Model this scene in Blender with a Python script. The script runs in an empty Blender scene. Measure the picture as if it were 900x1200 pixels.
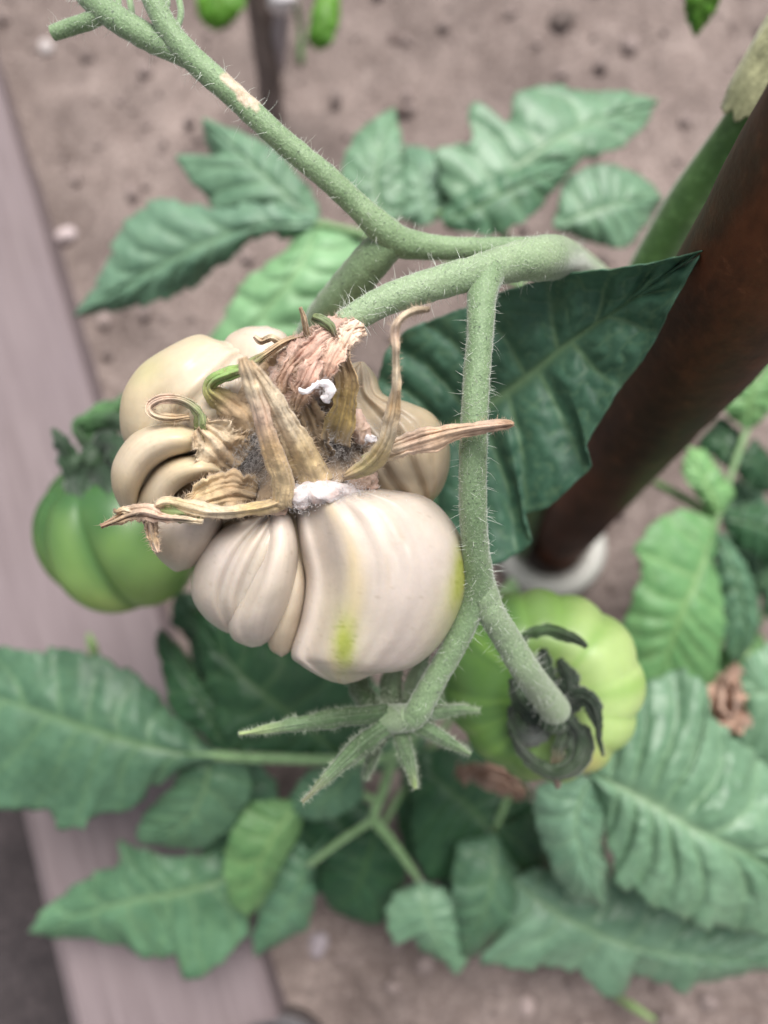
import bpy, math, random
import numpy as np
from mathutils import Vector, Matrix, noise as mnoise

SC = bpy.context.scene
COL = SC.collection
RNG = np.random.default_rng(7)
random.seed(7)

# ------------------------------------------------------------------ camera, sky, sun, exposure
W0, H0, F = 900.0, 1200.0, 901.0           # photograph size and focal length in its pixels
CAM_H = 0.58                               # camera height above the soil (m)
FOCUS = 0.196
down = np.array([60.0, -230.0, -901.0]); down /= np.linalg.norm(down)
up_c = -down
xc = np.array([1.0, 0, 0]); xc = xc - xc.dot(up_c) * up_c; xc /= np.linalg.norm(xc)
yc = np.cross(up_c, xc)
R = np.array([xc, yc, up_c])               # camera axes -> world axes
CAM = np.array([0.0, 0.0, CAM_H])

cam_d = bpy.data.cameras.new('camera')
cam = bpy.data.objects.new('camera', cam_d); COL.objects.link(cam)
cam_d.sensor_fit = 'VERTICAL'; cam_d.sensor_height = 24.0; cam_d.sensor_width = 18.0
cam_d.lens = 24.0 * F / H0
cam_d.clip_start = 0.01; cam_d.clip_end = 200
cam_d.dof.use_dof = True; cam_d.dof.focus_distance = FOCUS
cam_d.dof.aperture_fstop = cam_d.lens / 4.8
cam.matrix_world = Matrix.Translation(CAM.tolist()) @ Matrix(R.tolist()).to_4x4()
SC.camera = cam

SUN_EL, SUN_AZ = math.radians(66), math.radians(30)   # azimuth clockwise from world +Y
world = bpy.data.worlds.new('World'); SC.world = world; world.use_nodes = True
nt = world.node_tree
bg = nt.nodes['Background']
sky = nt.nodes.new('ShaderNodeTexSky'); sky.sky_type = 'NISHITA'; sky.sun_disc = False
sky.sun_elevation = SUN_EL; sky.sun_rotation = SUN_AZ
sky.dust_density = 3.0
hs = nt.nodes.new('ShaderNodeHueSaturation'); hs.inputs['Saturation'].default_value = 0.28
nt.links.new(sky.outputs[0], hs.inputs['Color']); nt.links.new(hs.outputs[0], bg.inputs['Color'])
bg.inputs['Strength'].default_value = 0.08
sun_d = bpy.data.lights.new('sun', 'SUN'); sun_d.energy = 3.0; sun_d.angle = math.radians(36); sun_d.color = (1, .965, .92)
sun = bpy.data.objects.new('sun', sun_d); COL.objects.link(sun)
sv = Vector((math.sin(SUN_AZ) * math.cos(SUN_EL), math.cos(SUN_AZ) * math.cos(SUN_EL), math.sin(SUN_EL)))
sun.rotation_euler = sv.to_track_quat('Z', 'Y').to_euler()
sun.location = (0, 0, 3)
SC.view_settings.view_transform = 'Standard'; SC.view_settings.look = 'None'
SC.view_settings.exposure = 0.76; SC.view_settings.gamma = 1.0
SC.view_settings.use_curve_mapping = False

# ------------------------------------------------------------------ helpers
def P(x, y, d):
    """picture point at a depth (m) along the view axis -> world point"""
    return CAM + R @ np.array([(x - 450) / F * d, -(y - 600) / F * d, -d])

def Pn(a):
    a = np.asarray(a, float)
    d = a[..., 2]
    c = np.stack([(a[..., 0] - 450) / F * d, -(a[..., 1] - 600) / F * d, -d], -1)
    return c @ R.T + CAM

def ground_hit(x, y, z=0.0):
    r = R @ np.array([(x - 450) / F, -(y - 600) / F, -1.0])
    return CAM + r * ((z - CAM_H) / r[2])

def ns(p, s, seed=0.0):
    return mnoise.noise(Vector((p[0] * s + seed * 7.13, p[1] * s - seed * 3.7, p[2] * s + seed * 1.9)))

def spline(pts, n):
    """Catmull-Rom through pts, n samples evenly spaced by arc length"""
    p = np.asarray(pts, float)
    if len(p) == 2:
        return p[0] + (p[1] - p[0]) * np.linspace(0, 1, n)[:, None]
    q = np.vstack([2 * p[0] - p[1], p, 2 * p[-1] - p[-2]])
    out = []
    for i in range(len(p) - 1):
        a, b, c, d = q[i:i + 4]
        t = np.linspace(0, 1, 24, endpoint=False)[:, None]
        out.append(.5 * (2 * b + (c - a) * t + (2 * a - 5 * b + 4 * c - d) * t ** 2 + (3 * b - a - 3 * c + d) * t ** 3))
    out = np.vstack(out + [p[-1:]])
    sc = np.ones(p.shape[1])
    if p.shape[1] > 2: sc[2:] = 0.0
    L = np.concatenate([[0], np.cumsum(np.linalg.norm(np.diff(out, axis=0) * sc, axis=1) + 1e-9)])
    s = np.linspace(0, L[-1], n)
    return np.stack([np.interp(s, L, out[:, k]) for k in range(out.shape[1])], 1)

def spline3(pts, n):
    p = np.asarray(pts, float)
    q = np.vstack([2 * p[0] - p[1], p, 2 * p[-1] - p[-2]])
    out = []
    for i in range(len(p) - 1):
        a, b, c, d = q[i:i + 4]
        t = np.linspace(0, 1, 24, endpoint=False)[:, None]
        out.append(.5 * (2 * b + (c - a) * t + (2 * a - 5 * b + 4 * c - d) * t ** 2 + (3 * b - a - 3 * c + d) * t ** 3))
    out = np.vstack(out + [p[-1:]])
    L = np.concatenate([[0], np.cumsum(np.linalg.norm(np.diff(out[:, :3], axis=0), axis=1) + 1e-9)])
    s = np.linspace(0, L[-1], n)
    return np.stack([np.interp(s, L, out[:, k]) for k in range(out.shape[1])], 1)

def lerp_list(vals, n):
    vals = np.asarray(vals, float)
    x = np.linspace(0, 1, len(vals)); t = np.linspace(0, 1, n)
    return np.interp(t, x, vals)

ROOT = {}
def org_of(o):
    while o is not None:
        if o.name in ROOT: return ROOT[o.name]
        o = o.parent
    return np.zeros(3)

def build(name, verts, faces, mat, parent=None, origin=None, smooth=True, kind=None, attrs=None, colors=None):
    verts = np.asarray(verts, float)
    o_ = org_of(parent) if parent is not None else (np.asarray(origin, float) if origin is not None else verts.mean(0))
    me = bpy.data.meshes.new(name)
    me.from_pydata((verts - o_).tolist(), [], faces)
    if mat is not None: me.materials.append(mat)
    if smooth:
        me.polygons.foreach_set('use_smooth', [True] * len(me.polygons))
    for k, v in (attrs or {}).items():
        a = me.attributes.new(k, 'FLOAT', 'POINT'); a.data.foreach_set('value', np.asarray(v, np.float32))
    if colors is not None:
        c = np.ones((len(verts), 4), np.float32); c[:, :3] = colors
        a = me.attributes.new('tint', 'FLOAT_COLOR', 'POINT'); a.data.foreach_set('color', c.ravel())
    me.update()
    ob = bpy.data.objects.new(name, me); COL.objects.link(ob)
    if parent is not None: ob.parent = parent
    else:
        ob.location = o_.tolist(); ROOT[ob.name] = o_
    if kind: ob['kind'] = kind
    return ob

def tag(o, label, cat, group=None):
    o['label'] = label; o['category'] = cat
    if group: o['group'] = group
    return o

def thing(name, loc, label, cat, group=None):
    o = bpy.data.objects.new(name, None); COL.objects.link(o)
    o.location = [float(v) for v in loc]; o.empty_display_size = .01
    ROOT[o.name] = np.asarray(loc, float)
    return tag(o, label, cat, group)

def solid(o, th, offset=-1):
    m = o.modifiers.new('thickness', 'SOLIDIFY'); m.thickness = th; m.offset = offset
    return o

def subsurf(o, n=1):
    m = o.modifiers.new('smooth', 'SUBSURF'); m.levels = n; m.render_levels = n
    return o

class MB:
    def __init__(s): s.v = []; s.f = []; s.n = 0; s.c = []
    def add(s, v, f, c=None):
        s.v.append(np.asarray(v, float)); s.f += [tuple(i + s.n for i in q) for q in f]; s.n += len(v)
        if c is not None: s.c.append(np.tile(np.asarray(c, float), (len(v), 1)) if np.ndim(c) == 1 else np.asarray(c, float))
    def build(s, name, mat, parent=None, **k):
        return build(name, np.vstack(s.v), s.f, mat, parent, colors=(np.vstack(s.c) if s.c else None), **k)

def tube_data(path, rad, K=16, cap=True, bump=0.0, bseed=0.0, bfreq=300):
    """path: world points (n,3), rad: radii (n,)"""
    path = np.asarray(path, float); n = len(path)
    T = np.gradient(path, axis=0); T /= np.linalg.norm(T, axis=1)[:, None]
    N = np.cross(T[0], [0.31, .2, .93]); N /= np.linalg.norm(N)
    V = []; frames = []
    for i in range(n):
        N = N - N.dot(T[i]) * T[i]; N /= np.linalg.norm(N)
        B = np.cross(T[i], N); frames.append((N.copy(), B.copy()))
        for k in range(K):
            a = 2 * math.pi * k / K
            dirv = math.cos(a) * N + math.sin(a) * B
            r = rad[i]
            if bump:
                q = path[i] + dirv * r
                r *= 1 + bump * ns(q, bfreq, bseed)
            V.append(path[i] + dirv * r)
    Fc = []
    for i in range(n - 1):
        for k in range(K):
            k2 = (k + 1) % K
            Fc.append((i * K + k, i * K + k2, (i + 1) * K + k2, (i + 1) * K + k))
    if cap:
        V.append(path[0] - T[0] * rad[0] * .35); a = len(V) - 1
        V.append(path[-1] + T[-1] * rad[-1] * .35); b = len(V) - 1
        for k in range(K):
            k2 = (k + 1) % K
            Fc.append((a, k2, k)); Fc.append((b, (n - 1) * K + k, (n - 1) * K + k2))
    return np.array(V), Fc, T, frames

def px_tube(pts, n=40):
    """pts: (x, y, depth, radius in picture px) -> world path and radii"""
    s = spline3([(x, y, d * 1500, r) for x, y, d, r in pts], n)
    s[:, 2] /= 1500
    return Pn(s[:, :3]), s[:, 3] * s[:, 2] / F

def hairs_on(mb, path, rad, n, lmin, lmax, r0=7e-5, droop=.35, seed=1, t0=0, t1=1, curved=True):
    rg = np.random.default_rng(seed)
    V, Fc, T, fr = tube_data(path, rad, 4, False)
    m = len(path)
    for _ in range(n):
        f = (t0 + (t1 - t0) * rg.random()) * (m - 1.001); i = int(f); u = f - i
        p = path[i] * (1 - u) + path[i + 1] * u; r = rad[i] * (1 - u) + rad[i + 1] * u
        a = rg.random() * 2 * math.pi
        d = math.cos(a) * fr[i][0] + math.sin(a) * fr[i][1]
        L = lmin + (lmax - lmin) * rg.random() ** 1.6
        d = d + T[i] * rg.normal(0, .3) + rg.normal(0, .18, 3); d /= np.linalg.norm(d)
        hair(mb, p + d * r * .93, d, L, r0 * (.7 + .6 * rg.random()), rg, droop, curved)

def hair(mb, p, d, L, r0, rg, droop=.35, curved=True):
    s = np.cross(d, rg.normal(0, 1, 3)); s /= np.linalg.norm(s) + 1e-9
    t = np.cross(d, s)
    bend = rg.normal(0, 1, 3); bend -= bend.dot(d) * d
    bend = bend / (np.linalg.norm(bend) + 1e-9) * droop * L * rg.random() + np.array([0, 0, -.12 * L])
    tri = [(1, 0), (-.5, .866), (-.5, -.866)]
    if not curved:
        V = [p + (s * a + t * b) * r0 for a, b in tri] + [p + d * L + bend]
        mb.add(V, [(0, 1, 3), (1, 2, 3), (2, 0, 3)]); return
    V = []
    for k, (h, q) in enumerate(((0, 1.0), (.4, .7), (.75, .45))):
        c = p + d * L * h + bend * h * h
        V += [c + (s * a + t * b) * r0 * q for a, b in tri]
    V.append(p + d * L + bend)
    f = []
    for k in (0, 3):
        for j in range(3):
            j2 = (j + 1) % 3
            f.append((k + j, k + j2, k + 3 + j2, k + 3 + j))
    f += [(6, 7, 9), (7, 8, 9), (8, 6, 9)]
    mb.add(V, f)

# ------------------------------------------------------------------ materials
def mat_base(name):
    m = bpy.data.materials.new(name); m.use_nodes = True
    t = m.node_tree; b = t.nodes['Principled BSDF']
    return m, t, b
def N_(t, kind, **kw):
    n = t.nodes.new(kind)
    for k, v in kw.items():
        if k in n.inputs: n.inputs[k].default_value = v
        else: setattr(n, k, v)
    return n
def noise_tex(t, scale, detail=4, rough=.55, coord='Object', stretch=None):
    tc = t.nodes.new('ShaderNodeTexCoord')
    n = t.nodes.new('ShaderNodeTexNoise'); n.inputs['Scale'].default_value = scale
    n.inputs['Detail'].default_value = detail; n.inputs['Roughness'].default_value = rough
    if stretch is not None:
        mp = t.nodes.new('ShaderNodeMapping'); mp.inputs['Scale'].default_value = stretch[:3]
        if len(stretch) > 3: mp.inputs['Rotation'].default_value = (0, 0, stretch[3])
        t.links.new(tc.outputs[coord], mp.inputs[0]); t.links.new(mp.outputs[0], n.inputs['Vector'])
    else:
        t.links.new(tc.outputs[coord], n.inputs['Vector'])
    return n
def ramp(t, src, stops):
    r = t.nodes.new('ShaderNodeValToRGB')
    e = r.color_ramp.elements
    while len(e) < len(stops): e.new(.5)
    for el, (p, c) in zip(e, stops): el.position = p; el.color = (*c, 1) if len(c) == 3 else c
    t.links.new(src, r.inputs[0]); return r
def mix(t, fac, a, b, mode='MIX'):
    m = t.nodes.new('ShaderNodeMix'); m.data_type = 'RGBA'; m.blend_type = mode
    for sock, v in ((m.inputs[0], fac), (m.inputs[6], a), (m.inputs[7], b)):
        if hasattr(v, 'is_output') or hasattr(v, 'links'): t.links.new(v, sock)
        elif isinstance(v, (int, float)): sock.default_value = v
        else: sock.default_value = (*v, 1)
    return m.outputs[2]
def bump(t, b, src, strength, dist):
    n = t.nodes.new('ShaderNodeBump'); n.inputs['Strength'].default_value = strength; n.inputs['Distance'].default_value = dist
    t.links.new(src, n.inputs['Height']); t.links.new(n.outputs[0], b.inputs['Normal']); return n
def attr(t, name):
    a = t.nodes.new('ShaderNodeAttribute'); a.attribute_name = name; return a

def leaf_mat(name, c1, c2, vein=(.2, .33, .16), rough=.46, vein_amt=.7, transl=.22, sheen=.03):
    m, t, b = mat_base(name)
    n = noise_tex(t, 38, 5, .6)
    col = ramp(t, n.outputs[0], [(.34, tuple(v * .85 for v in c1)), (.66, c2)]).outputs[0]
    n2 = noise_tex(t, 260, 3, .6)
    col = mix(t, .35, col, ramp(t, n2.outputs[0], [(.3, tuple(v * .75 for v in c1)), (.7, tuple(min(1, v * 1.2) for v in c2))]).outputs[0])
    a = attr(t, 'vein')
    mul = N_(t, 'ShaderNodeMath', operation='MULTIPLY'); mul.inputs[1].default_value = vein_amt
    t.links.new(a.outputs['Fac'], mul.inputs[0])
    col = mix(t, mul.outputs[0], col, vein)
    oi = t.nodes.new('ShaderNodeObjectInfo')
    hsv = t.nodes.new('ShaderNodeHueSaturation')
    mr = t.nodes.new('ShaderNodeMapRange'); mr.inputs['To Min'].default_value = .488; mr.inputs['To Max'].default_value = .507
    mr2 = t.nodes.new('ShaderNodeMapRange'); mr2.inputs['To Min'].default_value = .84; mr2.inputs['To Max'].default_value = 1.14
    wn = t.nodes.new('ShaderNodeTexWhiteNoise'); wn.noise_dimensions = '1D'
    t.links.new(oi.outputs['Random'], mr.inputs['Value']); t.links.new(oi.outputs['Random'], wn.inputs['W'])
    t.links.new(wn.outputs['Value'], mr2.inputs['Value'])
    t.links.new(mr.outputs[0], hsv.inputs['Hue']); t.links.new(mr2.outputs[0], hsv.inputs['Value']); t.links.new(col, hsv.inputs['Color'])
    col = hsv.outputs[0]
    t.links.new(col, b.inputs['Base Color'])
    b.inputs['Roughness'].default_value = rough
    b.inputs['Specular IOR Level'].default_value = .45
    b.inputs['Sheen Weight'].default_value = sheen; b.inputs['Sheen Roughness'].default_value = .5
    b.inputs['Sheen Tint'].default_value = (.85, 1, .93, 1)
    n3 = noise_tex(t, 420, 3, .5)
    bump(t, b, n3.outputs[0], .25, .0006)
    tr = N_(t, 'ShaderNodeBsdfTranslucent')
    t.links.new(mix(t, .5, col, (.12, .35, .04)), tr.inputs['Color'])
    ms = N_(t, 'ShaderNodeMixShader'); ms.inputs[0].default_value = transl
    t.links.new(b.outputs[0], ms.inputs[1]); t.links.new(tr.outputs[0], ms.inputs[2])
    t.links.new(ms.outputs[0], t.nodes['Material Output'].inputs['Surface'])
    return m

def stem_mat(name, c1, c2, speck=None, scale=1500):
    m, t, b = mat_base(name)
    n = noise_tex(t, 90, 4)
    col = ramp(t, n.outputs[0], [(.3, c1), (.7, c2)]).outputs[0]
    n2 = noise_tex(t, scale, 2, .5)
    col = mix(t, ramp(t, n2.outputs[0], [(.50, (0, 0, 0)), (.72, (.55, .55, .55))]).outputs[0], col, tuple(min(1, v * 1.45 + .03) for v in c2))
    if speck:
        n3 = noise_tex(t, scale * .55, 3, .6, stretch=(1, 1, 1.3))
        col = mix(t, ramp(t, n3.outputs[0], [(.62, (0, 0, 0)), (.67, (.75, .75, .75))]).outputs[0], col, speck)
    a = attr(t, 'scar')
    n4 = noise_tex(t, 500, 3, .6)
    col = mix(t, a.outputs['Fac'], col, ramp(t, n4.outputs[0], [(.3, (.42, .30, .2)), (.7, (.72, .58, .46))]).outputs[0])
    t.links.new(col, b.inputs['Base Color'])
    b.inputs['Roughness'].default_value = .6
    b.inputs['Sheen Weight'].default_value = .45; b.inputs['Sheen Roughness'].default_value = .4
    b.inputs['Subsurface Weight'].default_value = .12; b.inputs['Subsurface Radius'].default_value = (.002, .004, .001)
    bump(t, b, n2.outputs[0], .6, .0005)
    return m

def tint_mat(name, rough=.5, sss=0, radius=(.006, .003, .002), nscale=180, amt=.25, bscale=500, bstr=.3, bdist=.0004, sheen=0, spec=.4, coat=0, stretch=None):
    """colour from the mesh's own per-point tint (the thing's own colour), broken up by noise"""
    m, t, b = mat_base(name)
    a = attr(t, 'tint')
    n = noise_tex(t, nscale, 5, .65, stretch=stretch)
    col = mix(t, 1.0, a.outputs['Color'], ramp(t, n.outputs[0], [(.25, (1 - amt,) * 3), (.75, (1 + amt * .6,) * 3)]).outputs[0], 'MULTIPLY')
    t.links.new(col, b.inputs['Base Color'])
    b.inputs['Roughness'].default_value = rough
    b.inputs['Specular IOR Level'].default_value = spec
    b.inputs['Subsurface Weight'].default_value = sss; b.inputs['Subsurface Radius'].default_value = radius
    b.inputs['Subsurface Scale'].default_value = 1.0
    b.inputs['Sheen Weight'].default_value = sheen
    b.inputs['Coat Weight'].default_value = coat; b.inputs['Coat Roughness'].default_value = .2
    n2 = noise_tex(t, bscale, 4, .6)
    bump(t, b, n2.outputs[0], bstr, bdist)
    return m

M_LEAF_PALE = leaf_mat('leaf_pale', (.112, .235, .138), (.225, .38, .25), vein=(.31, .46, .24), vein_amt=.55, rough=.38)
M_LEAF_MID = leaf_mat('leaf_mid', (.062, .150, .080), (.132, .262, .158), vein=(.22, .36, .16))
M_LEAF_DARK = leaf_mat('leaf_dark', (.036, .112, .066), (.085, .20, .12), vein=(.24, .37, .18), rough=.55, sheen=.06, transl=.1, vein_amt=.85)
M_LEAF_DEEP = leaf_mat('leaf_deep', (.015, .058, .025), (.038, .108, .048), vein=(.09, .18, .06))  # darker green with the shade of the lower leaf layer put into it
M_LEAF_FRESH = leaf_mat('leaf_fresh', (.105, .27, .095), (.20, .40, .16), vein=(.33, .48, .18))
M_LEAF_SOFT = leaf_mat('leaf_soft', (.098, .205, .128), (.19, .325, .215), vein=(.27, .42, .22), vein_amt=.5)
M_LEAF_LIGHT = leaf_mat('leaf_light', (.15, .32, .145), (.24, .43, .225), vein=(.34, .49, .24), vein_amt=.5)
M_LEAF_LIME = leaf_mat('leaf_lime', (.09, .25, .025), (.16, .36, .03), vein=(.3, .45, .1), transl=.35)
M_STEM = stem_mat('truss_stem', (.145, .225, .11), (.215, .31, .165), speck=(.05, .075, .045))
M_STEM_PALE = stem_mat('pale_stem', (.20, .285, .155), (.28, .37, .22), speck=(.08, .12, .07))
M_MAINSTEM = stem_mat('main_stem', (.045, .12, .025), (.075, .17, .04), scale=300)
M_RACHIS = stem_mat('leaf_stalk', (.12, .22, .085), (.18, .30, .13), scale=300)
m, t, b = mat_base('stem_hair'); b.inputs['Base Color'].default_value = (.78, .82, .74, 1); b.inputs['Roughness'].default_value = .45
b.inputs['Alpha'].default_value = 1.0; M_HAIR = m
m, t, b = mat_base('brown_hair'); b.inputs['Base Color'].default_value = (.55, .42, .3, 1); b.inputs['Roughness'].default_value = .6; M_BHAIR = m
m, t, b = mat_base('grey_hair'); b.inputs['Base Color'].default_value = (.42, .39, .37, 1); b.inputs['Roughness'].default_value = .6; M_GHAIR = m
M_FRUIT = tint_mat('pale_fruit_skin', rough=.40, sss=.22, radius=(.0035, .002, .001), nscale=75, amt=.15, bscale=520, bstr=.2, bdist=.00045, spec=.35, coat=.06)
M_GREENFRUIT = tint_mat('green_fruit_skin', rough=.40, sss=.2, radius=(.004, .006, .001), nscale=60, amt=.12, bscale=200, bstr=.05, spec=.45, coat=.08)
M_DRY = tint_mat('dry_sepal', rough=.75, nscale=420, amt=.36, bscale=650, bstr=.7, bdist=.0007, sheen=.25, sss=.05)
M_SEPAL = tint_mat('green_sepal', rough=.55, nscale=350, amt=.3, bscale=600, bstr=.5, bdist=.0004, sheen=.3)
M_MOULD = tint_mat('white_mould', rough=.8, sss=.3, radius=(.002, .0015, .0012), nscale=500, amt=.12, bscale=900, bstr=.7, bdist=.0006)

# ------------------------------------------------------------------ ground
def soil_mat(name, cols, scale=1.0, wet=0.9):
    m, t, b = mat_base(name)
    n = noise_tex(t, 22 * scale, 8, .68)
    col = ramp(t, n.outputs[0], [(.30, cols[0]), (.47, cols[1]), (.70, cols[2])]).outputs[0]
    n2 = noise_tex(t, 210 * scale, 5, .7)
    col = mix(t, .5, col, ramp(t, n2.outputs[0], [(.32, cols[0]), (.5, cols[1]), (.72, cols[3])]).outputs[0])
    n3 = noise_tex(t, 60 * scale, 3, .6)
    n4 = noise_tex(t, 7 * scale, 3, .6)
    col = mix(t, 1.0, col, ramp(t, n4.outputs[0], [(.3, (.66, .64, .63)), (.7, (1.28, 1.26, 1.24))]).outputs[0], 'MULTIPLY')
    col = mix(t, ramp(t, n3.outputs[0], [(.26, (.25,) * 3), (.44, (0, 0, 0))]).outputs[0], col, tuple(v * .42 for v in cols[0]))
    t.links.new(col, b.inputs['Base Color']); b.inputs['Roughness'].default_value = wet
    b.inputs['Specular IOR Level'].default_value = .2
    bump(t, b, n2.outputs[0], .8, .004)
    return m
M_SOIL = soil_mat('dry_soil', [(.10, .075, .068), (.215, .172, .158), (.335, .277, .257), (.46, .395, .37)])
M_SHADED_SOIL = soil_mat('shaded_soil', [(.022, .019, .021), (.04, .034, .036), (.06, .05, .052), (.10, .08, .085)])

def warp_axis(n, inner, outer):
    t = np.linspace(-1, 1, n)
    return np.sign(t) * (inner * np.abs(t) + (outer - inner) * np.abs(t) ** 9)
gx = warp_axis(330, .62, 14) ; gy = warp_axis(330, .62, 14)
def gz(xx, yy):
    r = max(abs(xx), abs(yy))
    f = max(0.0, min(1.0, (1.2 - r) / .5))
    p = (xx, yy, 0)
    return .010 * ns(p, 7, 3) + f * (.0065 * ns(p, 24, 1) + .0045 * abs(ns(p, 62, 2)) + .0025 * ns(p, 130, 5)) - .004
gv = []
for yy in gy:
    for xx in gx:
        gv.append((xx, yy, gz(xx, yy)))
n_ = 330
gf = [(j * n_ + i, j * n_ + i + 1, (j + 1) * n_ + i + 1, (j + 1) * n_ + i) for j in range(n_ - 1) for i in range(n_ - 1)]
g = build('soil_ground', gv, gf, M_SOIL, origin=(0, 0, 0), kind='structure')

# plank geometry first: its top face lies 30 mm above the soil
ZT = .030
a_ = ground_hit(33, 215, ZT); b_ = ground_hit(316, 1165, ZT); c_ = ground_hit(49, 1080, ZT)
ax = b_ - a_; ax[2] = 0; ax /= np.linalg.norm(ax)
side = np.array([ax[1], -ax[0], 0.0])
if (c_ - a_).dot(side) < 0: side = -side
PW = (c_ - a_).dot(side)

# shade of the gap beyond the plank, painted as a dark soil sheet
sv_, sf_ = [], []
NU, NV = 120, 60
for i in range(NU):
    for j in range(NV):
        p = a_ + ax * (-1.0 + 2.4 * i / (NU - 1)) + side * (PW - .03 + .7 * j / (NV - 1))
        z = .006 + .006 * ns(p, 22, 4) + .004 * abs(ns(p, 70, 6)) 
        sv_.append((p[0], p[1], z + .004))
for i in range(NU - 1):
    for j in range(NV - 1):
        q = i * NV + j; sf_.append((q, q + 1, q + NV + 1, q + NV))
build('gap_shade_soil', sv_, sf_, M_SHADED_SOIL, kind='structure')

# crumbs
def ico():
    import bmesh
    bm = bmesh.new(); bmesh.ops.create_icosphere(bm, subdivisions=1, radius=1)
    v = np.array([x.co[:] for x in bm.verts]); f = [tuple(w.index for w in q.verts) for q in bm.faces]; bm.free()
    return v, f
def ico2():
    import bmesh
    bm = bmesh.new(); bmesh.ops.create_icosphere(bm, subdivisions=2, radius=1)
    v = np.array([x.co[:] for x in bm.verts]); f = [tuple(w.index for w in q.verts) for q in bm.faces]; bm.free()
    return v, f
IV, IF = ico(); IV2, IF2 = ico2()
mb = MB()
for i in range(4200):
    x, y = RNG.uniform(-.62, .62), RNG.uniform(-.5, .72)
    dd = (np.array([x, y, 0]) - a_).dot(side)
    if -.006 < dd: continue
    s = .0012 + .0075 * RNG.random() ** 5
    v = IV * (1 + .11 * RNG.normal(0, 1, (len(IV), 1))) * s * RNG.uniform(.6, 1.2, 3)
    k = RNG.uniform(.72, 1.2)
    mb.add(v + [x, y, gz(x, y) + s * .3], IF, np.array([.265, .212, .198]) * k)
M_CRUMB = tint_mat('soil_crumb', rough=.95, nscale=300, amt=.3, bscale=500, bstr=.8, bdist=.001, spec=.15)
cr = mb.build('soil_crumbs', M_CRUMB, kind='stuff')
tag(cr, 'small loose crumbs of dry soil scattered over the bed', 'soil crumbs')

def pebble(px, py, s, colr, label, seed, cat='stone', name='pebble'):
    c = ground_hit(px, py, .0); c = ground_hit(px, py, gz(c[0], c[1]) + s * .15)
    rg = np.random.default_rng(seed)
    v = []
    for q in IV2:
        r = 1 + .28 * ns(q, 1.1, seed) + .1 * ns(q, 3, seed + 2)
        v.append(q * r * np.array([s, s * rg.uniform(.6, .9), s * .55]))
    v = np.array(v); a = rg.uniform(0, 6.28)
    rot = np.array([[math.cos(a), -math.sin(a), 0], [math.sin(a), math.cos(a), 0], [0, 0, 1]])
    o = build(name, v @ rot.T + c, IF2, M_CRUMB, origin=c, colors=np.tile(colr, (len(v), 1)))
    return tag(o, label, cat)
pebble(78, 276, .0105, (.55, .46, .46), 'pale pinkish pebble on the soil close to the plank edge', 1)
pebble(55, 56, .0095, (.50, .45, .44), 'whitish pebble on the soil under the cut stem stub', 2)
pebble(374, 1106, .009, (.36, .31, .33), 'pale grey pebble on the soil below the drooping lower leaves', 3)
pebble(617, 1178, .007, (.40, .32, .30), 'small pinkish pebble on the soil at the bottom of the bed', 4)
pebble(462, 45, .008, (.17, .13, .12), 'dark round clod on the soil between the upper leaves and the thin stake', 5, cat='clod', name='soil_clod')
pebble(660, 22, .013, (.15, .12, .11), 'large dark clod on the soil near the hanging lime leaf', 6, cat='clod', name='soil_clod')
pebble(473, 130, .009, (.15, .115, .105), 'dark clod on the soil just behind the upright pale leaflet tip', 7, cat='clod', name='soil_clod')

# ------------------------------------------------------------------ plank
def plank_mat():
    m, t, b = mat_base('weathered_wood')
    ang = math.atan2(ax[1], ax[0])
    tc = t.nodes.new('ShaderNodeTexCoord'); mp = t.nodes.new('ShaderNodeMapping')
    mp.inputs['Scale'].default_value = (3.2, 60, 60)
    t.links.new(tc.outputs['Object'], mp.inputs[0])
    n = t.nodes.new('ShaderNodeTexNoise'); n.inputs['Scale'].default_value = 3.0; n.inputs['Detail'].default_value = 7; n.inputs['Roughness'].default_value = .62
    t.links.new(mp.outputs[0], n.inputs['Vector'])
    col = ramp(t, n.outputs[0], [(.25, (.145, .113, .115)), (.5, (.19, .151, .155)), (.78, (.245, .2, .205))]).outputs[0]
    n2 = noise_tex(t, 9, 5, .6)
    col = mix(t, ramp(t, n2.outputs[0], [(.4, (0, 0, 0)), (.7, (.6, .6, .6))]).outputs[0], col, (.2, .16, .17))
    t.links.new(col, b.inputs['Base Color']); b.inputs['Roughness'].default_value = .7
    b.inputs['Specular IOR Level'].default_value = .3
    bump(t, b, n.outputs[0], .5, .002)
    return m
M_PLANK = plank_mat()
L0, L1, bev = -.75, .95, .004
prof = [(0, 0), (0, ZT - bev), (bev, ZT), (PW - bev * 2.5, ZT), (PW, ZT - bev * 2.2), (PW, 0)]
nseg = 40
org = a_ * 1.0; org[2] = 0
pv, pf = [], []
for i in range(nseg + 1):
    u = L0 + (L1 - L0) * i / nseg
    for k, (w, z) in enumerate(prof):
        wob = .0012 * ns((u, k * .3, 0), 9, 2)
        pv.append((u, w + wob, z + (.0006 * ns((u, w, 1), 12, 8) if z > .01 else -.012)))
K = len(prof)
for i in range(nseg):
    for k in range(K):
        k2 = (k + 1) % K
        pf.append((i * K + k, i * K + k2, (i + 1) * K + k2, (i + 1) * K + k))
pf.append(tuple(range(K - 1, -1, -1))); pf.append(tuple(nseg * K + k for k in range(K)))
pl = build('wooden_plank', pv, pf, M_PLANK, origin=(0, 0, 0), smooth=False)
pl.matrix_world = Matrix(((ax[0], side[0], 0, org[0]), (ax[1], side[1], 0, org[1]), (0, 0, 1, 0), (0, 0, 0, 1)))
tag(pl, 'long weathered grey-mauve wooden plank lying along the edge of the soil bed', 'plank')

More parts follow.
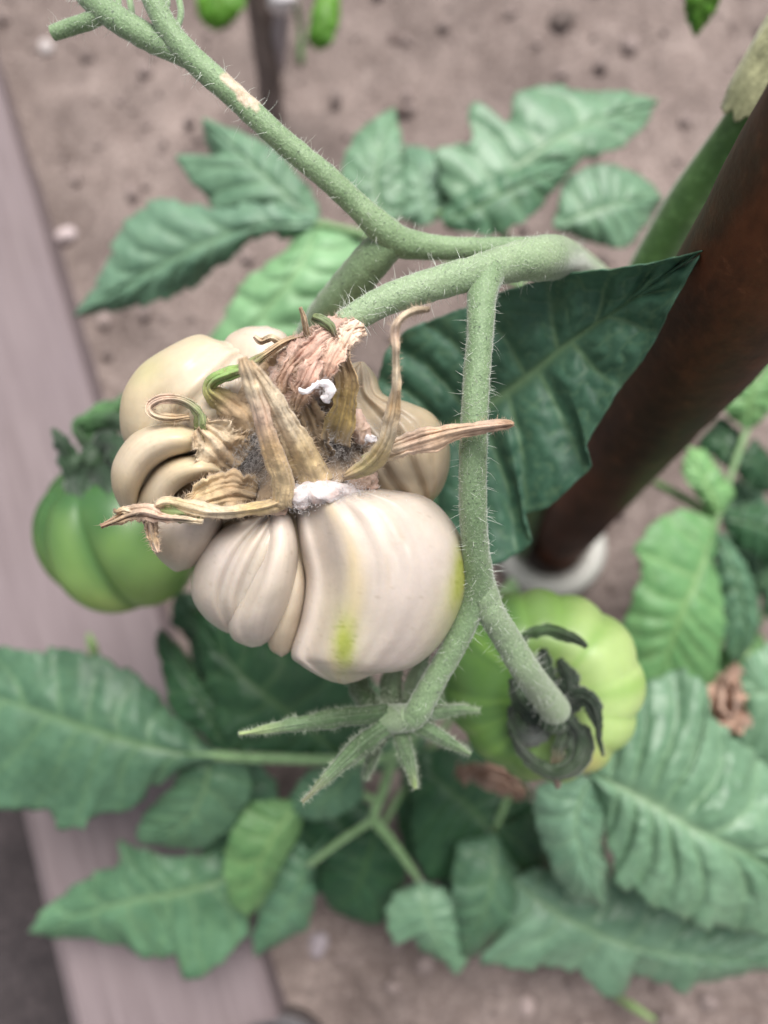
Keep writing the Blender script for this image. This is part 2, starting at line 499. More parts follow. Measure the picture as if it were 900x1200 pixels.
# grey round lid at the bottom edge
def lathe(name, prof, mat, parent=None, c=(0, 0, 0), K=48, col=None, **kw):
    v, f = [], []
    for r, z in prof:
        for k in range(K):
            a = 2 * math.pi * k / K
            v.append((c[0] + r * math.cos(a), c[1] + r * math.sin(a), c[2] + z))
    for i in range(len(prof) - 1):
        for k in range(K):
            k2 = (k + 1) % K
            f.append((i * K + k, i * K + k2, (i + 1) * K + k2, (i + 1) * K + k))
    f.append(tuple(range(K - 1, -1, -1))); f.append(tuple((len(prof) - 1) * K + k for k in range(K)))
    return build(name, v, f, mat, parent, colors=(np.tile(col, (len(v), 1)) if col is not None else None), **kw)
M_PLAIN = tint_mat('plastic_skin', rough=.4, nscale=120, amt=.15, bscale=200, bstr=.15, bdist=.0005, spec=.5)
lc = ground_hit(308, 1300, .062)
lr = .0365
lid = thing('round_lid', (lc[0], lc[1], .0), 'round pale grey pot lid with its outline shadow painted as a dark rim just showing at the bottom edge', 'lid')
lathe('pot_body', [(lr * .9, .0), (lr * .97, .045)], M_PLAIN, lid, (lc[0], lc[1], -.004), col=(.2, .19, .2))
lathe('lid_rim', [(lr, .041), (lr * 1.05, .044), (lr * 1.05, .055), (lr * .97, .058)], M_PLAIN, lid, (lc[0], lc[1], 0), col=(.10, .095, .105))  # rim coloured dark to paint the shadow outlining the lid
lathe('lid_top', [(lr * .93, .056), (lr * .9, .060), (lr * .8, .062), (lr * .1, .0625)], M_PLAIN, lid, (lc[0], lc[1], 0), col=(.46, .45, .46))

# ------------------------------------------------------------------ brown post with white collar
pb = ground_hit(652, 635, 0)
def rust_mat():
    m, t, b = mat_base('rusty_brown_paint')
    n = noise_tex(t, 14, 6, .7, stretch=(1, 1, .35))
    col = ramp(t, n.outputs[0], [(.35, (.02, .010, .007)), (.48, (.07, .025, .014)), (.62, (.24, .075, .034))]).outputs[0]
    n2 = noise_tex(t, 140, 5, .7)
    col = mix(t, .45, col, ramp(t, n2.outputs[0], [(.3, (.01, .008, .007)), (.6, (.065, .026, .015)), (.8, (.27, .11, .06))]).outputs[0])
    t.links.new(col, b.inputs['Base Color']); b.inputs['Roughness'].default_value = .55
    b.inputs['Specular IOR Level'].default_value = .2
    bump(t, b, n2.outputs[0], .5, .001)
    return m
M_RUST = rust_mat()
post = thing('garden_post', (pb[0], pb[1], 0), 'thick round dark brown post rising at the right beside the plant', 'post')
pr = .0215
ph = np.linspace(.0, .75, 60)
pth = np.array([(pb[0] + .0015 * ns((0, 0, h), 6, 2), pb[1] + .0015 * ns((0, 0, h), 6, 5), h) for h in ph])
V, Fc, _, _ = tube_data(pth, np.full(60, pr), 40, True, bump=.035, bfreq=45)
build('shaft', V, Fc, M_RUST, post)
cc = ground_hit(640, 644, .012)
lathe('white_collar', [(.037, -.006), (.0405, .004), (.0412, .010), (.0395, .015), (.034, .018), (.0275, .0165), (.0235, .012), (.0235, -.004)],
      M_PLAIN, post, (pb[0] - .006, pb[1] - .004, 0), col=(.52, .51, .47))

# ------------------------------------------------------------------ leaf builder
def leaflet(parent, mat, mid, A, B, curlA=.004, curlB=.004, pucker=.0023, nv=7, seed=1, serr=3.2, N=84, Mx=16, name='leaflet', wave=.003, th=.00045, slant=.86, tipdrop=0.0, fold=0.0, ruffle=.0045, auto=True):
    m = spline(mid, N)
    def edge_line(pts):
        p = np.asarray(pts, float); L = np.concatenate([[0], np.cumsum(np.linalg.norm(np.diff(p, axis=0), axis=1) + 1e-9)])
        q = np.linspace(0, L[-1], N); e = np.stack([np.interp(q, L, p[:, k]) for k in (0, 1)], 1)
        for _ in range(2): e[1:-1] = .25 * e[:-2] + .5 * e[1:-1] + .25 * e[2:]
        return .65 * e + .35 * spline(pts, N)
    a = edge_line(A); b = edge_line(B)
    # toothed edge
    if auto: serr = max(serr, .02 * np.linalg.norm(np.diff(m[:, :2], axis=0), axis=1).sum())
    for e, sg in ((a, 1), (b, -1)):
        tan = np.gradient(e, axis=0); tan /= np.linalg.norm(tan, axis=1)[:, None] + 1e-9
        nrm = np.stack([-tan[:, 1], tan[:, 0]], 1)
        out = e - m[:, :2]; s_ = np.sign((nrm * out).sum(1)); s_[s_ == 0] = 1
        tt = np.linspace(0, 1, N)
        saw = ((tt * (nv * 1.15) + seed * .37 + .25 * np.sin(tt * 11 + seed)) % 1.0) + .5 * ((tt * nv * 3.1 + seed) % 1.0) - .25
        w = serr * (saw - .45) * np.sin(np.pi * np.clip(tt, 0, 1)) ** .4
        e += nrm * (s_ * w)[:, None]
    Ls = np.linalg.norm(np.diff(m[:, :2], axis=0), axis=1).sum()
    pucker = pucker * min(1.0, .28 + Ls / 340)
    V = []; vein = []
    tt = np.linspace(0, 1, N)
    U = 2 * Mx + 1
    for i, t_ in enumerate(tt):
        for j in range(U):
            s = abs(j - Mx) / Mx; sgn = -1 if j < Mx else 1
            e = a[i] if j < Mx else b[i]
            tm = t_ * (slant + (1 - slant) * s)           # lateral veins slant towards the tip
            k = tm * (N - 1); k0 = int(min(N - 2, k)); kf = k - k0
            mm = m[k0] * (1 - kf) + m[k0 + 1] * kf
            x = mm[0] * (1 - s) + e[0] * s; y = mm[1] * (1 - s) + e[1] * s
            cu = curlA if j < Mx else curlB
            d = mm[2] + cu * s ** 1.7 + tipdrop * t_ ** 2 + fold * s * (1 - s) * 2
            ph = (t_ + .035 * math.sin(t_ * 9 + seed * 1.3)) * nv + (.35 if j < Mx else 0) + .12 * math.sin(s * 4 + seed + t_ * 5) + .25 * ns((t_ * 3, s * 1.5, seed), 1, seed)
            dist = abs(ph - round(ph))
            wv = .05 * (1.25 - .8 * s)
            lat = math.exp(-(dist / wv) ** 2) * (1 - .6 * s) * (1 if s > .02 else 0)
            midv = math.exp(-(s / .055) ** 2) * (1 - .5 * t_)
            d += ruffle * s ** 3 * (ns((t_ * 9, sgn * 2, seed), 1, seed + 2) + .5 * ns((t_ * 23, sgn * 2, seed), 1, seed + 6))
            sec = abs(ns((x * .055, y * .055, seed), 1, seed))
            d -= pucker * ((1 - math.exp(-(dist / .2) ** 2)) * min(1, s * 3.2) * (1 - .35 * s) + .55 * sec * min(1, s * 4))
            d += midv * pucker * .5
            d += wave * ns((x * .012, y * .012, seed * 1.7), 1, seed) * (.3 + s)
            V.append((x, y, d))
            sv2 = max(0, 1 - sec * 9) * .28 * min(1, s * 5)
            vein.append(min(1, max(lat * .7, midv, sv2)))
    V = Pn(np.array(V))
    Fc = []
    for i in range(N - 1):
        for j in range(U - 1):
            q = i * U + j; Fc.append((q, q + U, q + U + 1, q + 1))
    o = build(name, V, Fc, mat, parent, attrs={'vein': vein})
    return solid(o, th, 0)

def stalk(parent, pts, mat=None, name='leaf', n=30, K=10):
    path, rad = px_tube(pts, n)
    if mat is None: rad = rad * .66
    V, Fc, _, _ = tube_data(path, rad, K, True, bump=.06, bfreq=200)
    return build(name, V, Fc, mat or M_RACHIS, parent)

# ------------------------------------------------------------------ the tomato plant tied beside the post
base = ground_hit(603, 652, 0)
plant = thing('tomato_plant', (base[0], base[1], 0), 'large tomato plant with hairy fruit stems standing close beside the brown post', 'tomato plant')
top_pts = [tuple(base - np.array([0, 0, .01])), tuple(P(655, 520, .44)), tuple(P(735, 365, .345)), tuple(P(800, 247, .305)), tuple(P(880, 133, .275)), tuple(P(985, -20, .245))]
s = spline3([(*p, r) for p, r in zip(top_pts, (.0085, .0085, .0086, .0084, .0076, .007))], 70)
V, Fc, _, _ = tube_data(s[:, :3], s[:, 3], 24, True, bump=.05, bfreq=70)
build('main_stem', V, Fc, M_MAINSTEM, plant)
# pale fibrous wrap on the stem
wp = spline3([(*P(872, 130, .268), .0068), (*P(884, 108, .264), .0082), (*P(905, 72, .258), .0086), (*P(935, 28, .25), .0086), (*P(975, -30, .242), .008)], 40)
V, Fc, T_, _ = tube_data(wp[:, :3], wp[:, 3], 40, False)
V = np.array(V)
for i in range(len(V)):
    r_ = i // 40; k_ = i % 40
    c_k = wp[r_, :3]
    V[i] = c_k + (V[i] - c_k) * (1 + .09 * math.sin(k_ * 2.5) * .5 + .12 * ns((k_ * .8, r_ * .12, 0), 1, 3))
    if r_ < 2: V[i] = V[i] - T_[0] * .004 * ns((k_ * .5, 0, 0), 1, 5)
cols = np.array([np.array([.50, .50, .28]) * (1 + .25 * ns((k % 40 * 1.5, k // 40 * .2, 0), 1, 9)) for k in range(len(V))])
M_WRAP = tint_mat('fibrous_wrap', rough=.85, nscale=300, amt=.35, bscale=500, bstr=.6, bdist=.0007, sheen=.3)
wr = build('stem_wrap', V, Fc, M_WRAP, None, colors=cols)
solid(wr, .0008, 0)
tag(wr, 'pale yellowish fibrous wrap tied round the green main stem at upper right', 'tie')

# fruit truss : hairy stems -------------------------------------------------------
trusses = {
 'main': [(742, 360, .345, 14), (700, 325, .325, 15), (672, 306, .29, 18), (660, 303, .252, 22), (650, 302, .231, 25), (634, 303, .218, 26), (600, 308, .211, 22.5), (560, 319, .205, 20), (505, 334, .2005, 19), (450, 353, .198, 17.5), (402, 380, .1965, 16)],
 'down': [(571, 318, .2065, 22), (565, 345, .203, 17.5), (563, 385, .200, 16.2), (558, 450, .197, 16), (555, 520, .196, 16.3), (554, 590, .2015, 16.5), (557, 640, .208, 16), (561, 680, .215, 18), (562, 700, .218, 17)],
 'left': [(560, 668, .213, 15), (552, 712, .219, 15), (533, 755, .222, 14.5), (509, 797, .225, 14.5), (489, 834, .228, 15.5), (478, 846, .231, 13)],
 'right': [(561, 672, .2145, 16), (574, 714, .219, 16.5), (592, 745, .225, 16.5), (614, 782, .232, 17), (634, 810, .246, 17.5), (651, 832, .258, 18)],
 'back': [(640, 296, .226, 20), (605, 291, .228, 13), (560, 291, .2285, 12.5), (510, 290, .2265, 14), (470, 284, .2235, 18), (450, 270, .2205, 18), (425, 247, .2175, 15), (385, 210, .2145, 14.3), (330, 164, .2115, 14), (275, 113, .2095, 14), (225, 68, .208, 14.5), (200, 38, .207, 13.5), (180, 2, .206, 12.5), (160, -45, .205, 12)],
 'top': [(226, 70, .2085, 12), (205, 58, .2095, 14.5), (172, 43, .2105, 15), (138, 23, .211, 15), (112, 3, .2115, 14.5), (80, -30, .212, 14)],
 'stub': [(124, 14, .2115, 10), (105, 24, .213, 9.5), (85, 31, .214, 9), (62, 39, .215, 8.5)],
 'behind': [(462, 280, .223, 19), (440, 300, .227, 22), (415, 330, .235, 23), (380, 372, .25, 21), (330, 440, .29, 15), (240, 500, .335, 14), (140, 522, .357, 12), (112, 532, .362, 12)],
}
TR = {}
LH = {'main': 150, 'down': 150, 'left': 60, 'right': 130, 'back': 170, 'top': 45, 'stub': 5, 'behind': 25}
SH = {'main': 3800, 'down': 6500, 'left': 2600, 'right': 3600, 'back': 4200, 'top': 1600, 'stub': 250, 'behind': 1200}
def truss_stem(key, pts):
    path, rad = px_tube(pts, 110)
    V, Fc, _, _ = tube_data(path, rad, 22, True, bump=.07, bfreq=420, bseed=len(key))
    scar = np.zeros(len(V))
    if key == 'back':
        for i, v in enumerate(V):
            c = R.T @ (v - CAM); x = 450 + F * c[0] / -c[2]; y = 600 - F * c[1] / -c[2]
            along = ((x - 278) * .72 + (y - 110) * .69); acr = (x - 278) * .69 - (y - 110) * .72
            if abs(along) < 28 and acr > -2 + 6 * ns(v, 700, 3): scar[i] = .9
    ob = build('fruit_stem', V, Fc, M_STEM_PALE if key in ('main', 'right') else M_STEM, plant, attrs={'scar': scar})
    TR[key] = ob
    h = MB()
    hairs_on(h, path, rad, int(LH[key] * 2.3), .0012, .0054, 5.8e-5, .9, seed=len(key) * 3 + 1, t0=.5 if key == 'main' else 0)
    hairs_on(h, path, rad, int(SH[key] * 1.5), .0003, .0010, 5e-5, .3, seed=len(key) * 5 + 2, curved=False, t0=.5 if key == 'main' else 0)
    if key == 'main':
        hairs_on(h, path, rad, 160, .002, .0042, 5.5e-5, .5, seed=77, t0=.2, t1=.45)
    h.build('stem_hairs', M_HAIR, ob, kind='stuff')
for k_, p_ in trusses.items(): truss_stem(k_, p_)
# thin withered flower stalks by the upper fork
for pts in ([(138, 24, .2115, 4), (139, 8, .214, 4), (136, -14, .216, 4)], [(155, 32, .2115, 4), (154, 12, .215, 4), (150, -10, .218, 4)], [(204, 44, .2095, 3), (212, 16, .213, 4), (207, -12, .216, 4)], [(188, 18, .208, 3), (196, 6, .211, 3.5), (194, -10, .213, 4)]):
    path, rad = px_tube(pts, 16); V, Fc, _, _ = tube_data(path, rad, 10)
    o = build('flower_stalk', V, Fc, M_STEM, plant, attrs={'scar': np.zeros(len(V))})

# dark leaf in front of the post
lf = stalk(plant, [(700, 420, .375, 6), (600, 520, .33, 6), (520, 548, .30, 6), (470, 560, .285, 5)])
leaflet(lf, M_LEAF_DARK, [(455, 545, .280), (589, 462, .262), (669, 400, .247), (740, 351, .230), (823, 294, .207)],
        [(448, 540), (440, 470), (450, 415), (475, 387), (530, 366), (600, 338), (660, 321), (720, 315), (770, 307), (823, 294)],
        [(462, 560), (520, 645), (570, 664), (600, 653), (624, 636), (611, 605), (647, 592), (678, 561), (694, 546), (686, 523), (722, 462), (762, 409), (786, 360), (823, 294)],
        curlA=-.002, curlB=.0, pucker=.0034, nv=9, seed=3, serr=1.6, auto=False, ruffle=.003, N=130, Mx=30, wave=.0025)

# upper left leaf
lf = stalk(plant, [(720, 390, .375, 7), (600, 330, .40, 7), (480, 290, .425, 7), (400, 268, .43, 7), (365, 262, .43, 6)])
leaflet(lf, M_LEAF_SOFT, [(372, 262, .428), (290, 268, .425), (200, 306, .43), (86, 371, .448)],
        [(362, 248), (300, 238), (245, 246), (235, 243), (200, 233), (170, 240), (140, 270), (120, 320), (86, 371)],
        [(368, 275), (335, 280), (318, 274), (300, 278), (260, 310), (220, 340), (170, 357), (120, 366), (86, 371)], seed=5, wave=.008, curlA=.006, curlB=.01)
leaflet(lf, M_LEAF_SOFT, [(372, 262, .430), (330, 222, .428), (282, 180, .432), (237, 138, .442)],
        [(368, 268), (320, 252), (270, 250), (250, 243), (236, 224), (219, 207), (206, 182), (236, 192), (250, 190), (240, 165), (237, 138)],
        [(376, 252), (370, 235), (360, 218), (322, 175), (282, 155), (237, 138)], seed=6, wave=.007, curlA=.008, curlB=.006, nv=6)
leaflet(lf, M_LEAF_LIGHT, [(372, 264, .432), (345, 320, .425), (290, 390, .43), (235, 455, .44)],
        [(358, 266), (335, 292), (318, 306), (285, 330), (262, 372), (248, 395), (240, 420), (235, 455)],
        [(380, 257), (430, 282), (432, 312), (400, 352), (350, 410), (300, 440), (235, 455)], seed=8, wave=.006, curlA=.006, curlB=.006)
# upper right leaf with many pale leaflets
lf = stalk(plant, [(690, 420, .40, 7), (640, 330, .43, 7), (590, 275, .445, 7), (550, 250, .45, 6), (510, 250, .455, 5)])
leaflet(lf, M_LEAF_PALE, [(452, 268, .45), (440, 215, .45), (450, 165, .455), (462, 126, .465)],
        [(440, 268), (405, 240), (396, 213), (403, 187), (417, 157), (440, 138), (462, 126)],
        [(462, 265), (476, 235), (470, 200), (471, 163), (462, 126)], seed=11, nv=6)
leaflet(lf, M_LEAF_SOFT, [(505, 262, .462), (498, 235, .46), (490, 205, .46), (474, 171, .468)],
        [(490, 266), (467, 253), (464, 225), (466, 195), (474, 171)],
        [(515, 256), (531, 227), (528, 198), (500, 173), (474, 171)], seed=12, nv=5)
leaflet(lf, M_LEAF_PALE, [(555, 255, .45), (610, 195, .45), (680, 150, .455), (772, 117, .47)],
        [(545, 250), (515, 215), (508, 176), (532, 172), (553, 165), (548, 130), (562, 120), (578, 140), (594, 146), (606, 107), (640, 100), (690, 107), (735, 108), (772, 117)],
        [(565, 255), (610, 228), (640, 200), (675, 190), (725, 173), (752, 152), (772, 117)], seed=13, nv=7, wave=.006)
leaflet(lf, M_LEAF_MID, [(520, 262, .43), (560, 242, .425), (615, 215, .425), (678, 190, .435)],
        [(515, 255), (530, 232), (575, 209), (630, 191), (678, 190)],
        [(522, 268), (575, 277), (620, 256), (648, 224), (678, 190)], seed=14, nv=6)
leaflet(lf, M_LEAF_PALE, [(648, 266, .44), (690, 250, .438), (730, 238, .44), (777, 233, .45)],
        [(648, 262), (655, 235), (664, 208), (700, 192), (735, 198), (762, 214), (777, 233)],
        [(652, 270), (690, 283), (730, 292), (752, 270), (777, 233)], seed=15, nv=6, curlB=.008)

# lower left leaf
lf = stalk(plant, [(600, 680, .47, 7), (540, 790, .44, 7), (470, 880, .415, 8), (400, 890, .406, 9), (330, 889, .402, 9), (260, 886, .40, 9), (195, 879, .40, 7)])
leaflet(lf, M_LEAF_MID, [(265, 887, .399), (205, 881, .397), (133, 863, .395), (67, 840, .40), (0, 818, .405), (-70, 790, .415)],
        [(262, 880), (240, 868), (224, 850), (206, 838), (190, 822), (167, 795), (133, 777), (93, 763), (27, 762), (0, 759), (-40, 765), (-70, 790)],
        [(262, 893), (230, 896), (208, 902), (190, 916), (173, 923), (167, 940), (133, 953), (104, 957), (95, 972), (68, 972), (66, 953), (20, 947), (0, 946), (-45, 920), (-70, 790)], seed=21, nv=7, N=90, Mx=20, wave=.006, curlA=.010, curlB=.004, pucker=.0022)
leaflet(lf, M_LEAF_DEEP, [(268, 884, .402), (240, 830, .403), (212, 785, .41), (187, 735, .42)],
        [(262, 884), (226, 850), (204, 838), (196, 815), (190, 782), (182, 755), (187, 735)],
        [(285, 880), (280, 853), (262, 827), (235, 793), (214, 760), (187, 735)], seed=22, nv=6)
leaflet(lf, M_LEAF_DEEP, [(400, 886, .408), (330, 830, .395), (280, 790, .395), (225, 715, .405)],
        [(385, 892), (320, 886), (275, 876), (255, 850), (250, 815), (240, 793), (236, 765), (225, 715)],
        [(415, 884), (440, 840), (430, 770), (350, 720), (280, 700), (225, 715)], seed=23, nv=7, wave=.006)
leaflet(lf, M_LEAF_MID, [(245, 890, .408), (238, 930, .41), (215, 965, .418), (165, 988, .43)],
        [(215, 888), (203, 920), (170, 953), (159, 978), (165, 988)],
        [(290, 892), (296, 925), (290, 940), (274, 967), (235, 995), (165, 988)], seed=24, nv=6, curlB=.008)
leaflet(lf, M_LEAF_MID, [(420, 890, .41), (395, 925, .415), (360, 945, .42), (330, 960, .43)],
        [(425, 897), (425, 935), (390, 960), (330, 960)],
        [(405, 890), (360, 905), (345, 925), (330, 960)], seed=25, nv=4)
# lowest leaf with five leaflets
lf = stalk(plant, [(590, 690, .48, 8), (520, 800, .455, 8), (462, 890, .432, 9), (450, 925, .428, 9), (438, 958, .428, 9), (455, 980, .43, 9), (480, 1015, .435, 7), (494, 1036, .44, 5)])
for pts in ([(442, 958, .428, 7), (400, 985, .432, 6), (362, 1014, .438, 5)], [(445, 940, .428, 7), (415, 928, .432, 6), (385, 930, .44, 4)]):
    stalk(lf, pts, name='side_stalk', n=14)
leaflet(lf, M_LEAF_MID, [(275, 1028, .452), (200, 1047, .45), (133, 1060, .455), (33, 1093, .468)],
        [(296, 1008), (265, 992), (232, 1002), (190, 1003), (165, 995), (139, 985), (146, 1010), (113, 1023), (80, 1043), (50, 1067), (33, 1093)],
        [(290, 1045), (292, 1092), (267, 1120), (236, 1147), (212, 1144), (228, 1104), (200, 1120), (167, 1124), (158, 1113), (143, 1107), (100, 1100), (60, 1098), (33, 1093)], seed=31, nv=8, N=90, Mx=18, wave=.006, curlA=.004, curlB=.008, pucker=.0022)
leaflet(lf, M_LEAF_FRESH, [(352, 938, .425), (318, 985, .42), (300, 1030, .425), (290, 1076, .435)],
        [(345, 936), (293, 940), (269, 980), (262, 1017), (268, 1055), (290, 1076)],
        [(356, 945), (352, 975), (332, 1010), (313, 1053), (290, 1076)], seed=32, nv=6, curlB=.010)
leaflet(lf, M_LEAF_MID, [(364, 1000, .443), (350, 1040, .442), (330, 1080, .45), (299, 1121, .46)],
        [(352, 985), (322, 1020), (306, 1062), (296, 1100), (299, 1121)],
        [(384, 978), (372, 1000), (366, 1028), (369, 1052), (360, 1087), (324, 1107), (299, 1121)], seed=33, nv=6, curlB=.008)
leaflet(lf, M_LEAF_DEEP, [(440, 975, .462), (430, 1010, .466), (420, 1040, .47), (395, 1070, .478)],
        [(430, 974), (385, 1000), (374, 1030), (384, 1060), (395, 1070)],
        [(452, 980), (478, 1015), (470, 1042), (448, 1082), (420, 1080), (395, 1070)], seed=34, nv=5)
leaflet(lf, M_LEAF_PALE, [(495, 1034, .438), (500, 1070, .434), (515, 1105, .44), (534, 1143, .45)],
        [(488, 1034), (463, 1046), (452, 1067), (456, 1093), (463, 1108), (480, 1093), (494, 1113), (520, 1127), (534, 1143)],
        [(500, 1034), (531, 1047), (541, 1075), (545, 1105), (546, 1130), (534, 1143)], seed=35, nv=6)
# dark inner leaf in the shade below the green fruit
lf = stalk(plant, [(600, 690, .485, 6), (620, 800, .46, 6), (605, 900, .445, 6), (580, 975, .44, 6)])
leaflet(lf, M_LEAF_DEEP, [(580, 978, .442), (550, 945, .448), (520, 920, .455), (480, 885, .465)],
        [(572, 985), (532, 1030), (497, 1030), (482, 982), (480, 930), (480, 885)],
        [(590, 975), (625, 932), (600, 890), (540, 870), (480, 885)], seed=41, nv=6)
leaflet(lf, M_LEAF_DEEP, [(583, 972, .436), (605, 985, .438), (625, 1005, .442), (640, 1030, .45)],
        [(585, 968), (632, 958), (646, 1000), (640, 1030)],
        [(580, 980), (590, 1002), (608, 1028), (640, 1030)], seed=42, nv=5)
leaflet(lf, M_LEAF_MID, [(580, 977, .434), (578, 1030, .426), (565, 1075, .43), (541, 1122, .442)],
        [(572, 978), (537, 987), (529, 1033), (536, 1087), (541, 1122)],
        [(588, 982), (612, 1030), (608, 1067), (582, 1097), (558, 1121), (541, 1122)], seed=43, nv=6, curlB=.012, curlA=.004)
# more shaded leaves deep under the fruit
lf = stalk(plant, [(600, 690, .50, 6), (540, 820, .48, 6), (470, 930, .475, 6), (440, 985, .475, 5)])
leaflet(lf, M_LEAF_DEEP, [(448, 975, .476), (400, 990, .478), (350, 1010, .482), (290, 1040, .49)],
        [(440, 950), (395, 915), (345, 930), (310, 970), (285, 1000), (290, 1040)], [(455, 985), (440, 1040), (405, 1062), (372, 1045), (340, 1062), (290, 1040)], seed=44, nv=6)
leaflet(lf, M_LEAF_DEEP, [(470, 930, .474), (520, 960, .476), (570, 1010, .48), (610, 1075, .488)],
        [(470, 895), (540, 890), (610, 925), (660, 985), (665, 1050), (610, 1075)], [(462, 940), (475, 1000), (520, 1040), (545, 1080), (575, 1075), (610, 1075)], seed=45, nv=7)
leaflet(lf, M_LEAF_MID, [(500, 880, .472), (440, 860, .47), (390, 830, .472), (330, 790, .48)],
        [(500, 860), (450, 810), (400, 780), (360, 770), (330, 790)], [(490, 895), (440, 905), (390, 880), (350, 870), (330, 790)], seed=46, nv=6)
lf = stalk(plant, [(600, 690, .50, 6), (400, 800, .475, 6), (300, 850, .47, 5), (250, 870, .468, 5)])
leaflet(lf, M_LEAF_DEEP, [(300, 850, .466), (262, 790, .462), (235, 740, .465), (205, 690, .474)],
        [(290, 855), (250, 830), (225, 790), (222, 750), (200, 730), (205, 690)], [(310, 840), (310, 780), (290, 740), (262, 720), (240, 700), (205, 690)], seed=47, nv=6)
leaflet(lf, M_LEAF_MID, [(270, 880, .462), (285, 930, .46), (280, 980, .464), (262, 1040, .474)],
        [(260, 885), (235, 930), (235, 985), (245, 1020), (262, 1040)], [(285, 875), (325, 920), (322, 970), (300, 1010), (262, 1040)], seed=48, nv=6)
# big lower right leaf
lf = stalk(plant, [(600, 680, .48, 7), (640, 800, .42, 7), (680, 890, .385, 7), (703, 910, .378, 6)])
leaflet(lf, M_LEAF_PALE, [(690, 903, .375), (760, 940, .366), (817, 973, .364), (877, 1001, .368), (1000, 1070, .385)],
        [(692, 895), (722, 850), (745, 803), (800, 785), (826, 798), (832, 838), (862, 866), (905, 900), (960, 960), (1000, 1070)],
        [(690, 915), (706, 950), (716, 1000), (722, 1035), (747, 1047), (767, 1063), (800, 1073), (813, 1087), (853, 1087), (900, 1098), (960, 1110), (1000, 1070)],
        seed=51, nv=9, N=120, Mx=26, wave=.005, curlA=.014, curlB=.012, pucker=.0042, serr=4, slant=.72)
leaflet(lf, M_LEAF_PALE, [(690, 912, .374), (675, 960, .372), (685, 1010, .376), (709, 1066, .388)],
        [(680, 905), (632, 920), (624, 943), (633, 983), (650, 1023), (667, 1050), (709, 1066)],
        [(700, 915), (714, 950), (706, 985), (716, 1020), (709, 1066)], seed=52, nv=7, Mx=18, pucker=.0030, curlA=.010, curlB=.012, slant=.75)
leaflet(lf, M_LEAF_PALE, [(600, 1032, .43), (680, 1085, .428), (760, 1115, .43), (860, 1125, .435), (980, 1130, .445)],
        [(620, 1018), (700, 1020), (800, 1040), (900, 1070), (980, 1130)],
        [(604, 1045), (585, 1095), (562, 1128), (600, 1134), (667, 1133), (700, 1157), (718, 1175), (734, 1160), (724, 1124), (741, 1140), (773, 1147), (798, 1168), (809, 1160), (803, 1143), (827, 1154), (867, 1140), (900, 1138), (980, 1130)],
        seed=53, nv=9, N=110, Mx=20, wave=.006, curlA=.01, curlB=.010, pucker=.003, serr=3)
# lime leaf hanging from above
lf = stalk(plant, [(1000, -60, .24, 5), (900, -90, .30, 5), (840, -60, .36, 5), (828, -30, .37, 4)])
leaflet(lf, M_LEAF_LIME, [(828, -35, .37), (824, -5, .375), (820, 20, .38), (815, 43, .386)],
        [(818, -34), (803, -10), (804, 20), (815, 43)], [(838, -34), (848, -8), (832, 22), (815, 43)], seed=55, nv=4, N=30, Mx=8)

